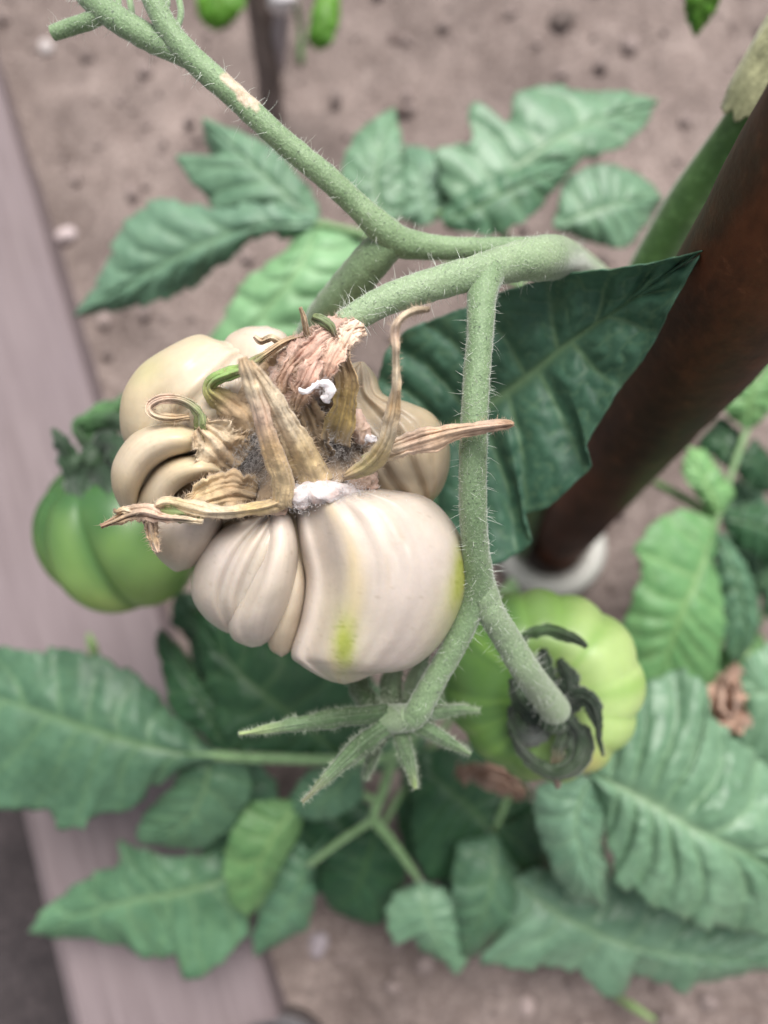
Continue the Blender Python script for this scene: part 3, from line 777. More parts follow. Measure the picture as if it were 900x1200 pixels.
# small calyx on the lower fruit stem (green, hairy)
def ribbon(parent, mat, pts, cols, name='sepal', n=44, Mx=8, cup=.25, crinkle=.0006, seed=1, th=.0003, roll=0.0, edge=.22, tilt=0.0, hairs=None, hair_mat=None, hair_len=(.0006, .0022), hair_r=6e-5, twist=None, stripe=.6):
    """pts: (x, y, depth, half width px); cols: list of colours along it"""
    s_ = spline3([(x, y, d * 1500, w) for x, y, d, w in pts], n); s_[:, 2] /= 1500
    tan = np.gradient(s_[:, :2], axis=0); tan /= np.linalg.norm(tan, axis=1)[:, None] + 1e-9
    nrm = np.stack([-tan[:, 1], tan[:, 0]], 1)
    cols = np.asarray(cols, float); ct = np.linspace(0, 1, len(cols))
    tw = lerp_list(twist, n) if twist is not None else np.zeros(n)
    V = []; C = []
    U = 2 * Mx + 1
    for i in range(n):
        t_ = i / (n - 1)
        w = max(.25, s_[i, 3]); wm = w * s_[i, 2] / F
        c = np.array([np.interp(t_, ct, cols[:, k]) for k in range(3)])
        for j in range(U):
            u = (j - Mx) / Mx
            e = 1 + edge * (ns((t_ * 9, np.sign(u) * 3, seed), 1, seed) + .6 * ns((t_ * 27, np.sign(u) * 3, seed), 1, seed + 3)) * abs(u)
            th_ = u * (1 + roll * 1.2)
            lx = math.sin(th_ * (roll * 2 + 1e-3)) / (roll * 2 + 1e-3) if roll > .05 else u
            dz = cup * wm * (u * u) + (roll * wm * .9 * (1 - math.cos(th_ * roll * 2)) if roll > .05 else 0)
            ca, sa = math.cos(tw[i]), math.sin(tw[i])
            X = lx * e * w * ca; Z = dz + lx * wm * sa + tilt * wm * u
            x = s_[i, 0] + nrm[i, 0] * X; y = s_[i, 1] + nrm[i, 1] * X
            d = s_[i, 2] + Z + crinkle * ns((x * .06, y * .06, seed), 1, seed) + crinkle * .7 * ns((u * 3.2, t_ * 3, seed), 1, seed + 4) - (crinkle * .9 * math.exp(-(u / .16) ** 2)) + crinkle * .8 * ns((u * 6, t_ * 2, seed), 1, seed + 8) + crinkle * .5 * abs(u) ** 3 * ns((t_ * 14, np.sign(u), seed), 1, seed + 9)
            V.append((x, y, d))
            k = 1 + .26 * stripe * ns((u * 9, t_ * 2.2, seed), 1, seed + 1) + .16 * ns((u * 3, t_ * 5, seed), 1, seed + 7) + .18 * ns((x * .12, y * .12, 3), 1, seed)
            C.append(np.clip(c * k * (1.32 if mat is M_DRY else 1), .005, .92))
    Vp = np.array(V); Vw = Pn(Vp)
    Fc = [(i * U + j, i * U + j + 1, (i + 1) * U + j + 1, (i + 1) * U + j) for i in range(n - 1) for j in range(U - 1)]
    o = build(name, Vw, Fc, mat, parent, colors=np.array(C))
    solid(o, th, 0)
    if hairs:
        rg = np.random.default_rng(seed + 50)
        for _ in range(hairs[1]):
            i = int(rg.integers(0, n)); j = int(rg.integers(0, U)) if rg.random() < .6 else (0 if rg.random() < .5 else U - 1)
            p = Vw[i * U + j]
            side_ = (Vw[i * U + U - 1] - Vw[i * U]); side_ = side_ / (np.linalg.norm(side_) + 1e-9)
            to = CAM - p; to /= np.linalg.norm(to)
            d = to * rg.uniform(.2, 1) + side_ * ((j - Mx) / Mx) * 1.2 + rg.normal(0, .4, 3); d /= np.linalg.norm(d)
            hair(hairs[0], p, d, rg.uniform(*hair_len), hair_r, rg, .5, False)
    return o

hb = MB()
cx = stalk(plant, [(484, 838, .229, 15), (470, 842, .2335, 17), (455, 842, .238, 17), (440, 838, .243, 13)], M_STEM_PALE, name='calyx', n=20, K=18)
G1, G2, G3 = (.055, .10, .04), (.11, .18, .085), (.17, .26, .12)
for i, (pts, cl) in enumerate([
    ([(455, 835, .228, 11), (400, 841, .226, 12.5), (340, 850, .222, 8.5), (280, 860, .218, 1)], [G1, G1, G2, (.30, .38, .16)]),
    ([(462, 845, .228, 12), (430, 868, .226, 14), (395, 900, .223, 9), (354, 940, .22, 1)], [G2, G1, G2, (.2, .2, .1)]),
    ([(466, 848, .229, 8), (474, 878, .23, 10), (481, 900, .232, 7), (487, 924, .235, 1.5)], [G3, G2, G2, (.30, .4, .15)]),
    ([(478, 845, .228, 9), (505, 857, .227, 10), (530, 872, .228, 6), (551, 884, .23, 1.5)], [G3, G2, G2, G3]),
    ([(483, 838, .226, 8), (510, 835, .228, 9), (540, 831, .231, 6), (562, 833, .234, 1.5)], [G2, G2, G2, G3]),
    ([(464, 845, .232, 10), (458, 815, .238, 14), (460, 790, .243, 12), (468, 765, .247, 3)], [G1, G2, (.24, .32, .2), G2]),
    ([(452, 845, .233, 12), (430, 820, .237, 14), (418, 798, .243, 12), (412, 770, .25, 3)], [G1, G1, G2, G2]),
    ([(478, 838, .23, 9), (484, 812, .234, 14), (490, 790, .24, 12), (500, 765, .246, 3)], [G1, (.24, .32, .2), (.24, .32, .2), G2]),
    ([(455, 850, .233, 8), (440, 875, .238, 9), (432, 900, .243, 5), (428, 915, .246, 1)], [G1, G1, G1, G2])]):
    pts = [(x, y, d + .006, w * .82) for x, y, d, w in pts]
    ribbon(cx, M_SEPAL, pts, cl, seed=i + 61, cup=.7, th=.0008, hairs=(hb, 620), hair_len=(.0006, .0026), hair_r=7e-5, crinkle=.0005)
rg = np.random.default_rng(4)
for _ in range(900):
    a = rg.uniform(0, 6.28); p = P(465 + 38 * math.cos(a) * rg.random() - 18 * rg.random(), 838 + 26 * math.sin(a) * rg.random() - 10 * rg.random(), .2345 + .006 * rg.random())
    d = (CAM - p) / np.linalg.norm(CAM - p) + rg.normal(0, .9, 3); d /= np.linalg.norm(d)
    hair(hb, p, d, rg.uniform(.0008, .0030), 7e-5, rg, .5, False)
M_CHAIR = M_HAIR.copy(); M_CHAIR.name = 'calyx_hair'; M_CHAIR.node_tree.nodes['Principled BSDF'].inputs['Base Color'].default_value = (.42, .48, .36, 1)
hb.build('calyx_hairs', M_CHAIR, cx, kind='stuff')

# ------------------------------------------------------------------ inflated lobes (fruit flesh)
def lobe(parent, mat, Lp, Rp, dmid, bulge, colf, grooves=(), seed=1, T=64, K=56, back=.8, name='lobe', lump=.0006, stretch=1.0, sub=True):
    a = spline(Lp, T); b = spline(Rp, T)
    dm = spline([(i, v) for i, v in enumerate(dmid)], T)[:, 1]; bu = spline([(i, v) for i, v in enumerate(bulge)], T)[:, 1]
    V = []; C = []
    for i in range(T):
        t_ = i / (T - 1)
        cxy = (a[i] + b[i]) / 2; hv = (b[i] - a[i]) / 2
        bb = max(1e-4, bu[i])
        for k in range(K):
            an = 2 * math.pi * k / K
            u = -math.cos(an); w = math.sin(an)
            x, y = cxy + hv * u
            fr = w if w > 0 else w * back
            z = -bb * math.copysign(abs(fr) ** .9, fr)
            if w > 0:
                for (u0, wd, dep) in grooves:
                    u0_ = u0 if not isinstance(u0, tuple) else u0[0] + (u0[1] - u0[0]) * t_
                    z += dep * math.exp(-((u - u0_) / wd) ** 2) * w * min(1, 6 * t_ + .3) * min(1, 5 * (1 - t_))
            z += lump * ns((x * .018, y * .018, seed + w), 1, seed)
            V.append((x, y, dm[i] + z)); C.append(colf(x, y, u, t_))
    Vp = np.array(V); Vw = Pn(Vp)
    Fc = []
    for i in range(T - 1):
        for k in range(K):
            k2 = (k + 1) % K
            Fc.append((i * K + k, i * K + k2, (i + 1) * K + k2, (i + 1) * K + k))
    Fc.append(tuple(range(K - 1, -1, -1))); Fc.append(tuple((T - 1) * K + k for k in range(K)))
    return build(name, Vw, Fc, mat, parent, colors=np.array(C))

CREAM = np.array([.60, .515, .41]); PINK = np.array([.63, .545, .49]); YEL = np.array([.58, .45, .22]); GREY = np.array([.36, .30, .23]); TAN = np.array([.48, .37, .24])
def gauss(x, y, cx, cy, sx, sy, rot=0):
    dx, dy = x - cx, y - cy
    if rot: c, s_ = math.cos(rot), math.sin(rot); dx, dy = dx * c + dy * s_, -dx * s_ + dy * c
    return math.exp(-(dx / sx) ** 2 - (dy / sy) ** 2)
def mixc(a, b, f): return a * (1 - f) + b * f
def col_big(x, y, u, t):
    c = mixc(CREAM, PINK, .75 + .25 * ns((x * .02, y * .012, 0), 1, 8))
    br = .5 + .5 * ns((x * .07, y * .025, 1), 1, 12)
    c = mixc(c, YEL * 1.1, (.25 + .45 * br) * math.exp(-((u + .40 - .05 * t) / .13) ** 2) * (1 - abs(t - .5)))
    c = mixc(c, GREY * 1.25, .5 * math.exp(-((t - .06) / .13) ** 2) * (.55 + .6 * ns((u * 5, t * 2, 1), 1, 6)))
    c = mixc(c, TAN * 1.15, .2 * math.exp(-((u + .72) / .12) ** 2))  # tan strip puts the shading of the side face into the colour
    for fq, am in ((16, .07), (38, .05)):
        c = c * (1 + am * ns((u * fq, t * 1.6, fq), 1, 3) * (1.1 - t))
    for (u0, t0, tl, wd, k) in ((.0, .36, .17, .007, .8), (.22, .20, .14, .018, .55), (.30, .30, .18, .006, .6), (-.12, .2, .10, .012, .5), (.52, .20, .12, .008, .6), (.12, .25, .2, .005, .6), (.42, .16, .1, .010, .6)):
        w = u - u0 - .12 * (t - t0) - .012 * ns((t * 9, u0 * 20, 0), 1, 2)
        c = mixc(c, np.array([.84, .77, .69]), k * math.exp(-(w / wd) ** 2 - ((t - t0) / tl) ** 4))
        c = mixc(c, TAN * .9, .35 * k * math.exp(-((w - wd * 1.8) / wd) ** 2 - ((t - t0) / tl) ** 4))
    sp = ns((x * .33, y * .33, 0), 1, 21)
    g0 = .55 + .55 * ns((x * .16, y * .05, 0), 1, 5)
    g1 = gauss(x, y, 403, 742, 26, 58); c = mixc(c, np.array([.60, .57, .27]), .38 * g1)
    g1 = gauss(x, y, 404 + 3 * ns((0, y * .06, 0), 1, 9), 755, 12, 30) * (.75 + .6 * g0); c = mixc(c, np.array([.40, .45, .08]), min(.92, g1))
    c = mixc(c, np.array([.25, .30, .03]), min(.7, 1.6 * max(0, sp - .12)) * min(1, g1 * 1.3))
    g2 = gauss(x, y, 532, 712, 22, 62, .35); c = mixc(c, np.array([.56, .57, .25]), .5 * g2)
    g2 = gauss(x, y, 539 + 3 * ns((0, y * .05, 0), 1, 4), 676, 10, 40, .12) * (.8 + .6 * g0); c = mixc(c, np.array([.44, .48, .08]), min(.85, g2))
    c = mixc(c, np.array([.28, .32, .03]), min(.7, 1.6 * max(0, sp - .12)) * min(1, g2))
    c = mixc(c, TAN * .75, .35 * max(0, ns((x * .25, y * .25, 3), 1, 31) - .45) * 3)
    return c
def col_simple(base, second, f=.5, seed=0):
    def fn(x, y, u, t):
        n = ns((x * .02, y * .02, seed), 1, seed)
        c = mixc(base, second, max(0, min(1, f + .5 * n)))
        c = c * (1 + .07 * ns((u * 8, t * 2, seed), 1, seed + 2) + .05 * ns((u * 22, t * 2.5, seed), 1, seed + 3))
        c = mixc(c, TAN * .8, .35 * max(0, ns((x * .22, y * .22, seed), 1, seed + 4) - .42) * 3)
        return c
    return fn

fc = P(350, 560, .225)
fruit = thing('tomato', tuple(fc), 'large pale cream lobed tomato with a withered brown calyx and white mould', 'tomato')
# hidden core that closes the gaps between the lobes
lobe(fruit, M_FRUIT, [(300, 440), (225, 455), (165, 520), (160, 580), (215, 650), (310, 710), (380, 730)], [(310, 440), (430, 460), (480, 510), (490, 580), (480, 640), (450, 690), (390, 735)],
     [.238, .236, .234, .235, .237, .242], [.003, .019, .025, .024, .018, .004], col_simple(TAN, GREY, .2, 3), name='core', back=1.2)
# big lower right lobe
lobe(fruit, M_FRUIT, [(385, 566), (352, 584), (347, 602), (351, 640), (358, 680), (352, 725), (341, 766), (352, 779), (369, 790), (386, 798), (398, 801)],
     [(392, 566), (450, 573), (498, 582), (526, 606), (543, 638), (547, 675), (540, 711), (518, 752), (490, 778), (466, 787), (440, 790), (420, 798), (404, 802)],
     [.2115, .2115, .212, .2145, .2175, .2200, .2220, .2236, .225], [.002, .0125, .0175, .0210, .0232, .0230, .0205, .0150, .003], col_big,
     grooves=[(-.80, .10, .004), ((-.64, -.70), .13, .0034), ((-.12, -.2), .14, .0013), ((.16, .10), .12, .0009), ((.44, .46), .14, .0012), ((.70, .68), .1, .0010)], seed=2, T=110, K=110)
# two ridges lower left
lobe(fruit, M_FRUIT, [(318, 598), (285, 606), (250, 628), (230, 660), (224, 695), (238, 722), (262, 740), (275, 742)],
     [(322, 600), (332, 625), (330, 660), (318, 695), (305, 720), (292, 738), (276, 743)],
     [.207, .211, .216, .221, .225, .229], [.002, .010, .016, .0175, .014, .002], col_simple(CREAM, PINK, .45, 5),
     grooves=[((-.1, -.25), .13, .0030), ((.35, .2), .10, .0014)], seed=4, T=80, K=80)
lobe(fruit, M_FRUIT, [(322, 598), (308, 615), (301, 650), (285, 690), (268, 725), (272, 748), (292, 758), (300, 758)],
     [(326, 597), (341, 606), (349, 640), (347, 680), (338, 715), (322, 745), (306, 757)],
     [.205, .208, .2115, .2155, .220, .225], [.002, .008, .0125, .0145, .0125, .002], col_simple(CREAM, PINK, .55, 6),
     grooves=[(-.55, .2, .0014)], seed=5, T=80, K=80)
lobe(fruit, M_FRUIT, [(344, 640), (336, 670), (326, 705), (314, 740), (316, 760), (328, 769)],
     [(347, 640), (355, 660), (358, 690), (353, 725), (342, 760), (330, 770)],
     [.215, .217, .22, .223, .226], [.002, .008, .010, .009, .002], col_simple(TAN, CREAM, .65, 8), seed=6)
# left small lobes under the sepals
lobe(fruit, M_FRUIT, [(232, 588), (200, 590), (176, 606), (172, 628), (184, 652), (202, 668), (208, 670)],
     [(242, 590), (262, 600), (256, 625), (244, 648), (226, 664), (210, 670)],
     [.211, .2125, .216, .221, .226], [.003, .009, .012, .011, .002], col_simple(TAN * 1.12, PINK, .6, 9), seed=7)
lobe(fruit, M_FRUIT, [(305, 598), (270, 606), (248, 622), (235, 650), (240, 668)], [(312, 602), (300, 640), (280, 668), (255, 675), (242, 670)],
     [.213, .216, .22, .224, .228], [.002, .008, .010, .008, .002], col_simple(TAN * .8, TAN, .4, 12), seed=9)
# the two crescents
lobe(fruit, M_FRUIT, [(248, 512), (225, 499), (190, 496), (155, 509), (133, 540), (131, 570), (142, 596), (150, 600)],
     [(248, 520), (222, 530), (196, 538), (176, 553), (164, 575), (160, 592), (152, 600)],
     [.208, .206, .2065, .2085, .212, .217], [.005, .010, .0115, .0115, .010, .003], col_simple(CREAM * [1.03, 1.0, .93], YEL, .12, 10), seed=8, T=80, K=64)
lobe(fruit, M_FRUIT, [(262, 548), (245, 537), (215, 534), (185, 546), (165, 572), (158, 592), (163, 604)],
     [(262, 556), (240, 560), (215, 570), (200, 585), (190, 600), (178, 606), (165, 605)],
     [.207, .2065, .2075, .2105, .214, .219], [.004, .0085, .009, .0085, .007, .002], col_simple(CREAM * [1.03, 1.0, .92], YEL, .2, 11), seed=10, T=80, K=64)
# upper left big lobe with a second bump at its right
def col_ul(x, y, u, t):
    c = mixc(CREAM * [1, 1, .96], YEL, .15 + .3 * ns((x * .015, y * .015, 2), 1, 4))
    c = mixc(c, np.array([.5, .5, .22]), .45 * gauss(x, y, 172, 432, 26, 18, -.7))
    c = mixc(c, TAN, .35 * gauss(x, y, 200, 470, 50, 18))
    c = mixc(c, PINK, .4 * gauss(x, y, 280, 440, 30, 40))
    return c
lobe(fruit, M_FRUIT, [(285, 400), (258, 399), (232, 392), (200, 405), (165, 428), (145, 458), (140, 490), (146, 518), (165, 530), (180, 535)],
     [(300, 408), (318, 440), (315, 480), (300, 510), (270, 530), (240, 540), (215, 540), (190, 538)],
     [.222, .219, .2165, .2165, .2175, .221, .226], [.004, .013, .0175, .018, .016, .012, .003], col_ul,
     grooves=[((.05, -.05), .16, .0034), ((-.48, -.35), .13, .0022), ((.5, .4), .12, .0016)], seed=12, T=90, K=90, lump=.0026)
lobe(fruit, M_FRUIT, [(310, 382), (285, 384), (264, 398), (262, 425), (275, 450), (300, 470)],
     [(314, 382), (335, 392), (345, 420), (345, 450), (330, 470), (304, 472)],
     [.224, .222, .2215, .222, .224], [.003, .010, .012, .011, .003], col_simple(CREAM * [1, .97, .9], PINK, .35, 14), seed=14)
# greyish lobe at the back right
def col_gr(x, y, u, t):
    c = mixc(GREY * [1.05, 1.03, .98], TAN * 1.1, .35 + .4 * ns((x * .03, y * .03, 1), 1, 2))
    c = mixc(c, GREY * .55, .8 * gauss(x, y, 445, 508, 26, 26))
    c = mixc(c, GREY * .8, .6 * gauss(x, y, 460, 560, 40, 24))
    c = c * (1 + .18 * ns((x * .09, y * .09, 4), 1, 6))
    c = mixc(c, CREAM, .45 * gauss(x, y, 425, 435, 22, 25))
    c = mixc(c, np.array([.58, .50, .33]), .45 * max(0, u - .55) / .45)
    return c
lobe(fruit, M_FRUIT, [(420, 424), (400, 432), (392, 460), (395, 500), (410, 540), (430, 575), (470, 598), (500, 592)],
     [(426, 424), (440, 440), (450, 462), (480, 472), (508, 486), (525, 515), (527, 545), (519, 572), (505, 590)],
     [.222, .2205, .2195, .2195, .220, .222, .2255], [.003, .010, .0125, .014, .014, .011, .003], col_gr,
     grooves=[((.0, .1), .2, .0042), ((.52, .45), .12, .0022), ((-.5, -.4), .1, .002)], seed=15, T=90, K=80, lump=.002)

# ------------------------------------------------------------------ withered calyx
B0, B1, B2, B3 = (.17, .12, .07), (.37, .26, .155), (.54, .44, .31), (.60, .50, .38)
PKB = (.54, .385, .29); OCH = (.47, .35, .20); OLV = (.16, .20, .07); GRN = (.17, .27, .08)
hy = MB(); hg = MB()
def disc(parent, mat, ring, center, colf, name, rings=16, K=72, wrinkle=.0015, seed=1, hairs=None, th=.0008):
    """sheet spanned between a closed outline ring [(x,y,d)] and its centre (x,y,d), sunk / wrinkled"""
    r_ = np.asarray(list(ring) + [ring[0]], float); e = spline3([(x, y, d * 1500) for x, y, d in r_], K + 1)[:K]; e[:, 2] /= 1500
    c = np.asarray(center, float); V = []; C = []
    for i in range(1, rings + 1):
        f = i / rings
        for k in range(K):
            p = c * (1 - f) + e[k] * f
            p = p.copy(); p[2] += (c[2] - e[k, 2]) * (f - f * f) * .8
            a = k / K * 2 * math.pi
            p[2] += wrinkle * f * math.sin(a * 17 + 3 * ns((f * 2, math.cos(a), math.sin(a)), 1, seed)) * .5 + wrinkle * ns((p[0] * .05, p[1] * .05, seed), 1, seed) + wrinkle * .5 * ns((p[0] * .16, p[1] * .16, seed), 1, seed)
            V.append(p); C.append(colf(p[0], p[1], f, a))
    V.append(c); C.append(colf(c[0], c[1], 0, 0))
    Vw = Pn(np.array(V))
    Fc = [((i) * K + k, (i) * K + (k + 1) % K, (i + 1) * K + (k + 1) % K, (i + 1) * K + k) for i in range(rings - 1) for k in range(K)]
    Fc += [(len(V) - 1, (k + 1) % K, k) for k in range(K)]
    o = build(name, Vw, Fc, mat, parent, colors=np.clip(np.array(C), .005, .95)); solid(o, th, 0)
    if hairs:
        rg = np.random.default_rng(seed + 9)
        for _ in range(hairs[1]):
            q = Vw[int(rg.integers(0, len(Vw)))] + rg.normal(0, .0004, 3)
            d = (CAM - q) / np.linalg.norm(CAM - q) * .8 + rg.normal(0, .7, 3); d /= np.linalg.norm(d)
            hair(hairs[0], q, d, rg.uniform(.0006, .0024), 5.5e-5, rg, .6, False)
    return o
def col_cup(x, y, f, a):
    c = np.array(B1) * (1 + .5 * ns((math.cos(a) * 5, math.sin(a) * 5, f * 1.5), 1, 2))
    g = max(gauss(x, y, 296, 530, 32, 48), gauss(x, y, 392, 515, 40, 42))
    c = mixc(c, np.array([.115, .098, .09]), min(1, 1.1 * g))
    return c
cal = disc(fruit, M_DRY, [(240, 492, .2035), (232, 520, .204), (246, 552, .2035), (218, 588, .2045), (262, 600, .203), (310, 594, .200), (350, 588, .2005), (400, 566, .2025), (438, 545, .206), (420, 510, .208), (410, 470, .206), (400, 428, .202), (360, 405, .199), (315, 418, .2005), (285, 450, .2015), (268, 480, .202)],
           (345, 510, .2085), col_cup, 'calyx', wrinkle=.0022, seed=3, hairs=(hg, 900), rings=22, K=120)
# short broad torn bases
ribbon(cal, M_DRY, [(282, 545, .2045, 30), (264, 532, .2015, 31), (248, 515, .199, 27), (233, 500, .1985, 12)], [B0, B1, B2, B1], seed=71, cup=-.2, crinkle=.0022, hairs=(hy, 420), Mx=16, edge=.3)
ribbon(cal, M_DRY, [(300, 582, .2030, 18), (272, 577, .2, 26), (245, 584, .1985, 22), (214, 596, .2, 8)], [B0, B1, OCH, B1], seed=72, cup=-.15, crinkle=.002, hairs=(hy, 420), Mx=16, edge=.3)
ribbon(cal, M_DRY, [(294, 512, .2035, 18), (280, 488, .1995, 20), (260, 470, .1965, 15), (245, 457, .1945, 9), (250, 446, .1935, 7.5), (268, 438, .193, 8), (290, 430, .1925, 7), (312, 415, .1925, 5), (335, 400, .193, 4), (356, 394, .194, 3.5)],
       [B0, B1, B1, (.26, .22, .08), GRN, (.2, .3, .09), OLV, B1, B1, B0], seed=73, cup=.9, crinkle=.0012, hairs=(hy, 260), n=70)
# rolled loop on the left
ribbon(cal, M_DRY, [(240, 520, .201, 9), (236, 500, .1985, 9), (233, 484, .197, 7), (215, 470, .1955, 6), (192, 468, .195, 5), (176, 476, .1955, 5), (180, 486, .1965, 5), (200, 490, .1975, 5), (222, 488, .1985, 4)],
       [B1, OLV, (.22, .26, .12), (.34, .30, .2), PKB, PKB, B2, B1, B1], seed=74, cup=.6, crinkle=.0015, edge=.4, hairs=(hy, 420), n=70)
# long left sepal with rolled green middle and frayed end
ribbon(cal, M_DRY, [(345, 578, .1985, 6), (318, 592, .196, 8), (280, 599, .194, 7.5), (245, 600, .1925, 8), (222, 594, .192, 8), (196, 588, .192, 6), (182, 592, .1925, 4)],
       [OCH, OCH, (.5, .37, .18), B2, B2, (.42, .34, .2), B2], seed=75, cup=1.1, crinkle=.0011, edge=.4, hairs=(hy, 420), n=60)
ribbon(cal, M_DRY, [(238, 604, .195, 5), (215, 602, .194, 10), (196, 599, .194, 9), (184, 597, .1945, 4)], [OLV, (.20, .25, .12), (.17, .22, .09), OLV], seed=76, cup=-.5, crinkle=.0008, n=30)
ribbon(cal, M_DRY, [(238, 612, .1935, 3), (212, 608, .192, 3.5), (190, 606, .192, 6), (168, 600, .1925, 10), (150, 604, .193, 8), (134, 611, .194, 4), (118, 617, .195, 2.2)],
       [B2, B2, PKB, PKB, (.38, .27, .19), B1, (.25, .13, .08)], seed=77, cup=.5, crinkle=.0022, hairs=(hy, 260), n=60, edge=.5)
ribbon(cal, M_DRY, [(172, 600, .1935, 8), (176, 616, .1945, 8), (180, 632, .196, 6), (185, 648, .197, 2.5)], [PKB, (.38, .27, .19), B1, PKB], seed=78, crinkle=.002, hairs=(hy, 160), n=30, edge=.6)
ribbon(cal, M_DRY, [(158, 602, .1935, 4), (146, 598, .193, 4), (136, 600, .193, 2), (134, 596, .193, 1)], [PKB, B2, B1, B0], seed=79, crinkle=.001, n=24)
# two long upright sepals meeting at the tip
ribbon(cal, M_DRY, [(372, 570, .1985, 22), (352, 530, .191, 19), (330, 488, .183, 14), (310, 452, .1775, 10), (292, 424, .175, 4)], [OCH, (.40, .29, .15), B2, B2, B1], seed=80, cup=.8, crinkle=.0010, hairs=(hy, 420), Mx=14, n=70, edge=.2)
ribbon(cal, M_DRY, [(330, 594, .1965, 12), (331, 565, .1915, 14), (316, 520, .184, 11), (302, 472, .1775, 10), (290, 436, .174, 9), (284, 419, .1735, 5)], [OCH, OCH, (.46, .31, .16), PKB, B2, B1], seed=81, cup=1.0, crinkle=.0010, hairs=(hy, 420), Mx=14, n=70, edge=.2)
# right long sepal and thin curved sepal
ribbon(cal, M_DRY, [(425, 540, .2005, 5), (450, 531, .1975, 11), (480, 521, .194, 13), (515, 511, .190, 13), (548, 503, .187, 8), (578, 499, .1855, 6.5), (595, 497, .185, 5), (602, 497, .185, 1.5)], [(.3, .27, .13), B2, PKB, (.55, .38, .26), (.55, .38, .26), PKB, (.42, .26, .16)], seed=82, cup=.6, crinkle=.0014, hairs=(hy, 320), Mx=12, n=70, edge=.3)
ribbon(cal, M_DRY, [(402, 560, .198, 4), (428, 548, .193, 9), (448, 525, .188, 10), (458, 495, .183, 8), (464, 455, .178, 5.5), (464, 415, .1745, 4), (463, 388, .173, 4.5), (470, 373, .1725, 4), (485, 364, .173, 4), (504, 362, .174, 2.5)], [B1, (.34, .28, .13), (.40, .30, .15), B2, (.45, .31, .17), B2, B2, PKB, B2, B0], seed=83, cup=1.0, crinkle=.0012, edge=.4, hairs=(hy, 420), n=80)
# brown fold at the right of the pedicel
ribbon(cal, M_DRY, [(392, 520, .203, 18), (402, 480, .1995, 15), (406, 445, .196, 12), (398, 415, .1935, 13), (405, 395, .193, 10), (428, 386, .1935, 6)], [B0, (.24, .17, .06), (.26, .18, .07), B1, PKB, (.52, .38, .28)], seed=84, cup=-1.2, crinkle=.0012, hairs=(hy, 200), n=50, Mx=12)
ribbon(cal, M_DRY, [(345, 450, .196, 14), (352, 480, .199, 20), (362, 510, .202, 22), (372, 540, .2025, 18)], [PKB, B1, B0, B0], seed=85, cup=-.5, crinkle=.0022, hairs=(hg, 500), n=40, Mx=12, edge=.3)
# withered tips at the top
ribbon(cal, M_DRY, [(372, 405, .194, 4), (360, 392, .1915, 4), (357, 376, .189, 3), (352, 360, .1875, 1.5)], [B0, B0, B1, B1], seed=86, crinkle=.0008, n=24, cup=1)
ribbon(cal, M_SEPAL, [(366, 371, .189, 4), (378, 376, .188, 6), (388, 384, .1885, 5), (392, 394, .190, 3)], [OLV, (.22, .28, .14), (.16, .2, .08), B0], seed=87, crinkle=.001, n=26, cup=1)
ribbon(cal, M_DRY, [(330, 402, .194, 4), (318, 396, .1935, 4), (306, 400, .194, 4), (298, 394, .1955, 2)], [B1, B2, B1, PKB], seed=88, crinkle=.001, n=26, cup=.7)
# pinkish fuzzy pedicel stub joining the fruit stem
path, rad = px_tube([(412, 382, .1975, 15), (395, 392, .196, 20), (376, 410, .1955, 27), (358, 430, .197, 32), (346, 452, .200, 31), (340, 470, .204, 24)], 40)
V, Fc, _, _ = tube_data(path, rad, 64, True, bump=.28, bfreq=420)
V = np.array([v + .0009 * np.array([ns(v, 1100, 1), ns(v, 1100, 2), ns(v, 1100, 3)]) for v in V])
cl = np.array([mixc(np.array((.60, .40, .33)), np.array((.36, .21, .14)), max(0, min(1, .35 + 1.0 * ns(v, 260, 2)))) for v in V])
hp = MB()
ped = build('pedicel', V, Fc, M_DRY, cal, colors=cl)
hairs_on(hp, path, rad, 3600, .0006, .0028, 5.5e-5, .5, seed=9, curved=False)
for i, (pts, cl_) in enumerate([
    ([(398, 388, .1925, 6), (380, 396, .1895, 12), (362, 412, .1878, 13), (345, 428, .189, 8), (334, 440, .192, 3)], [(.58, .42, .34), (.52, .34, .27), (.46, .28, .21), B1]),
    ([(405, 392, .193, 8), (394, 408, .189, 13), (384, 428, .188, 12), (378, 446, .190, 5)], [(.6, .45, .36), (.50, .32, .24), (.4, .24, .17)]),
    ([(352, 418, .190, 7), (340, 436, .190, 12), (334, 456, .193, 12), (336, 474, .198, 6)], [(.5, .33, .26), (.42, .26, .18), B1]),
    ([(372, 420, .1878, 9), (362, 440, .188, 13), (352, 462, .191, 12), (346, 482, .196, 5)], [(.56, .37, .3), (.45, .27, .2), B1]),
    ([(420, 376, .194, 7), (412, 388, .191, 11), (404, 402, .190, 9), (400, 414, .1915, 3)], [(.6, .46, .38), (.6, .46, .36), (.45, .3, .2)])]):
    ribbon(cal, M_DRY, pts, cl_, name='pedicel_scale', seed=301 + i, cup=-.3, crinkle=.0010, n=40, Mx=12, edge=.35, stripe=.35, hairs=(hp, 260))
M_PHAIR = M_HAIR.copy(); M_PHAIR.name = 'pale_brown_hair'; M_PHAIR.node_tree.nodes['Principled BSDF'].inputs['Base Color'].default_value = (.66, .5, .4, 1)
hp.build('pedicel_fuzz', M_PHAIR, cal, kind='stuff')
hy.build('calyx_fuzz', M_BHAIR, cal, kind='stuff')
rg = np.random.default_rng(14)
